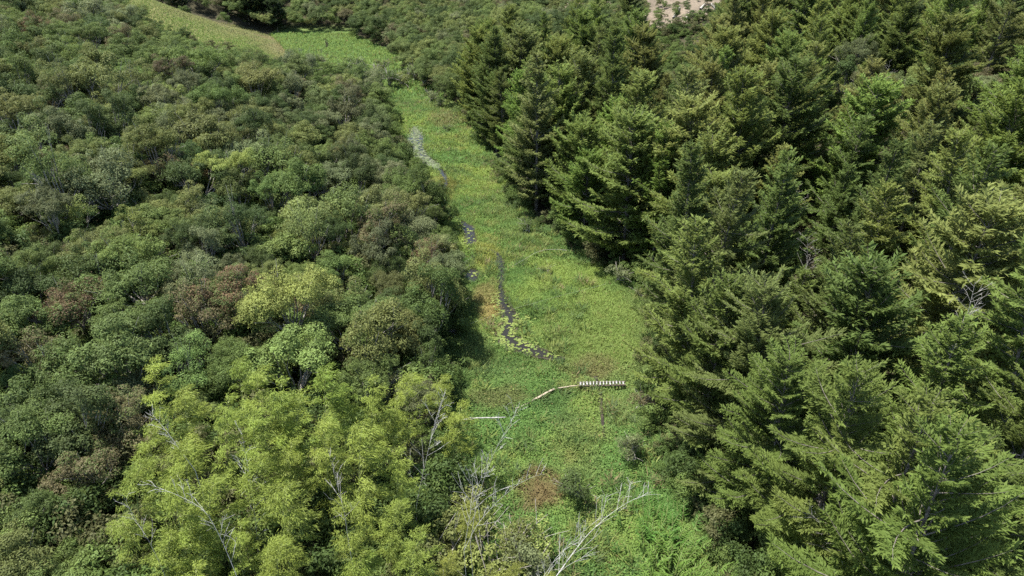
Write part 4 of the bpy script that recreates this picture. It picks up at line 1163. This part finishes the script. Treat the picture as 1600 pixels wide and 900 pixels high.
# ------------------------------------------------------------------ ginger clump and tree ferns at the bottom right
def blade_clump(name, u, v, n, Lb, Wb, color, label, cat, seed, spread=1.2):
    r = np.random.default_rng(seed); p = flat(u, v); z = float(terrain(p[0], p[1]))
    e = link(name, None, None, (p[0], p[1], z)); tag(e, label, cat)
    P, D, N, L, VV = [], [], [], [], []; wood = []
    for i in range(n):
        b = np.array([r.normal(0, spread), r.normal(0, spread), 0]); th = math.atan2(b[1], b[0]) + r.normal(0, .8)
        h = Lb * r.uniform(.7, 1.2); o = np.array([math.cos(th), math.sin(th), 0])
        tip = b + o * h * .45 + np.array([0, 0, h])
        c = bend(b, tip, (0, 0, .1 * h) - o * .06 * h, 6); wood.append(tube(c, np.linspace(.02, .008, 6), 4))
        m = 18; s = np.linspace(.2, 1, m); q = np.stack([np.interp(s, np.linspace(0, 1, 6), c[:, k]) for k in range(3)], 1)
        side = np.array([-o[1], o[0], 0]) * np.where(np.arange(m) % 2, 1, -1)[:, None]
        P.append(q); D.append(side * .8 + o * .5 + np.array([0, 0, .35]) + r.normal(0, .15, (m, 3))); N.append(np.array([0, 0, 1.0]) + r.normal(0, .25, (m, 3))); L.append(Wb * r.uniform(.7, 1.2, m) * (1.1 - .4 * s)); VV.append(np.clip(r.random() * .5 + r.random(m) * .5, 0, 1))
    P, D, N, L = map(np.concatenate, (P, D, N, L))
    V, F = leaves(P, D, N, L, L * .17, .4, .2)
    f = link('foliage', mesh('foliage', V, F, M['bamboo'], {'var': np.repeat(np.concatenate(VV), 4), 'tip': np.zeros(len(V))}), e); f.color = (*color, 1)
    V, F = merge(wood); link('stems', mesh('stems', V, F, M['culm']), e)['kind'] = 'stuff'
blade_clump('ginger_clump', 1050, 905, 90, 1.9, .55, (.105, .175, .034), 'bright green long leaved clump at the bottom edge beside the shade', 'leafy clump', 81, 1.25)
blade_clump('ginger_clump', 1030, 838, 70, 1.6, .5, (.07, .15, .028), 'darker green long leaved clump behind the bright one near the pole tip', 'leafy clump', 82, 1.1)

def tree_fern(u, v, y, label, seed, s=1.0, nf=11, color=(.05, .11, .03), cat='fern'):
    r = np.random.default_rng(seed); top = on_ray(u, v, y); gz = float(terrain(top[0], top[1])); H = max(.4, top[2] - gz)
    e = link('tree_fern', None, None, (top[0], top[1], gz)); tag(e, label, cat, 'ferns in the shade')
    V, F = tube(np.array([[0, 0, -.2], [.04, 0, H * .5], [0, 0, H]]), [.09, .07, .06], 7); link('trunk', mesh('trunk', V, F, M['dark_timber'], smooth=True), e)
    for i in range(nf):
        az = i * 2 * math.pi / nf + r.normal(0, .12); L = 2.1 * s * r.uniform(.8, 1.1)
        o = np.array([math.cos(az), math.sin(az), 0]); sd = np.array([-o[1], o[0], 0])
        c = bend((0, 0, H), np.array([0, 0, H]) + o * L + np.array([0, 0, -.15 * L]), (0, 0, .22 * L), 9)
        m = 26; t = np.linspace(.1, 1, m); q = np.stack([np.interp(t, np.linspace(0, 1, 9), c[:, k]) for k in range(3)], 1)
        w = .46 * s * np.sin(np.clip(t * 1.05, 0, 1) * math.pi) ** .6 + .05
        P = np.repeat(q, 2, 0); sg = np.tile([1.0, -1.0], m)[:, None]
        V1, F1 = leaves(P, sd * sg + o * .35 + np.array([0, 0, -.08]), np.tile([0, 0, 1.0], (2 * m, 1)) + r.normal(0, .12, (2 * m, 3)), np.repeat(w, 2), .085 * s, .35, .15)
        V2, F2 = tube(c, np.linspace(.016, .005, 9), 4)
        Vm, Fm = merge([(V1, F1), (V2, F2)])
        f = link('frond', mesh('frond', Vm, Fm, M['bamboo'], {'var': r.random(len(Vm)) * .4 + .3, 'tip': np.zeros(len(Vm))}), e); f.color = (*color, 1)
tree_fern(1375, 835, 27, 'dark tree fern spreading in the shade under the near cypress', 91)
tree_fern(1425, 890, 24, 'tree fern with a broad frond at the bottom edge under cypress', 92, .9)
tree_fern(50, 800, float(hit(50, 800, 1.2)[1]), 'pale green fern at the lower left among the bushes', 93, .34, 9, (.05, .085, .03))
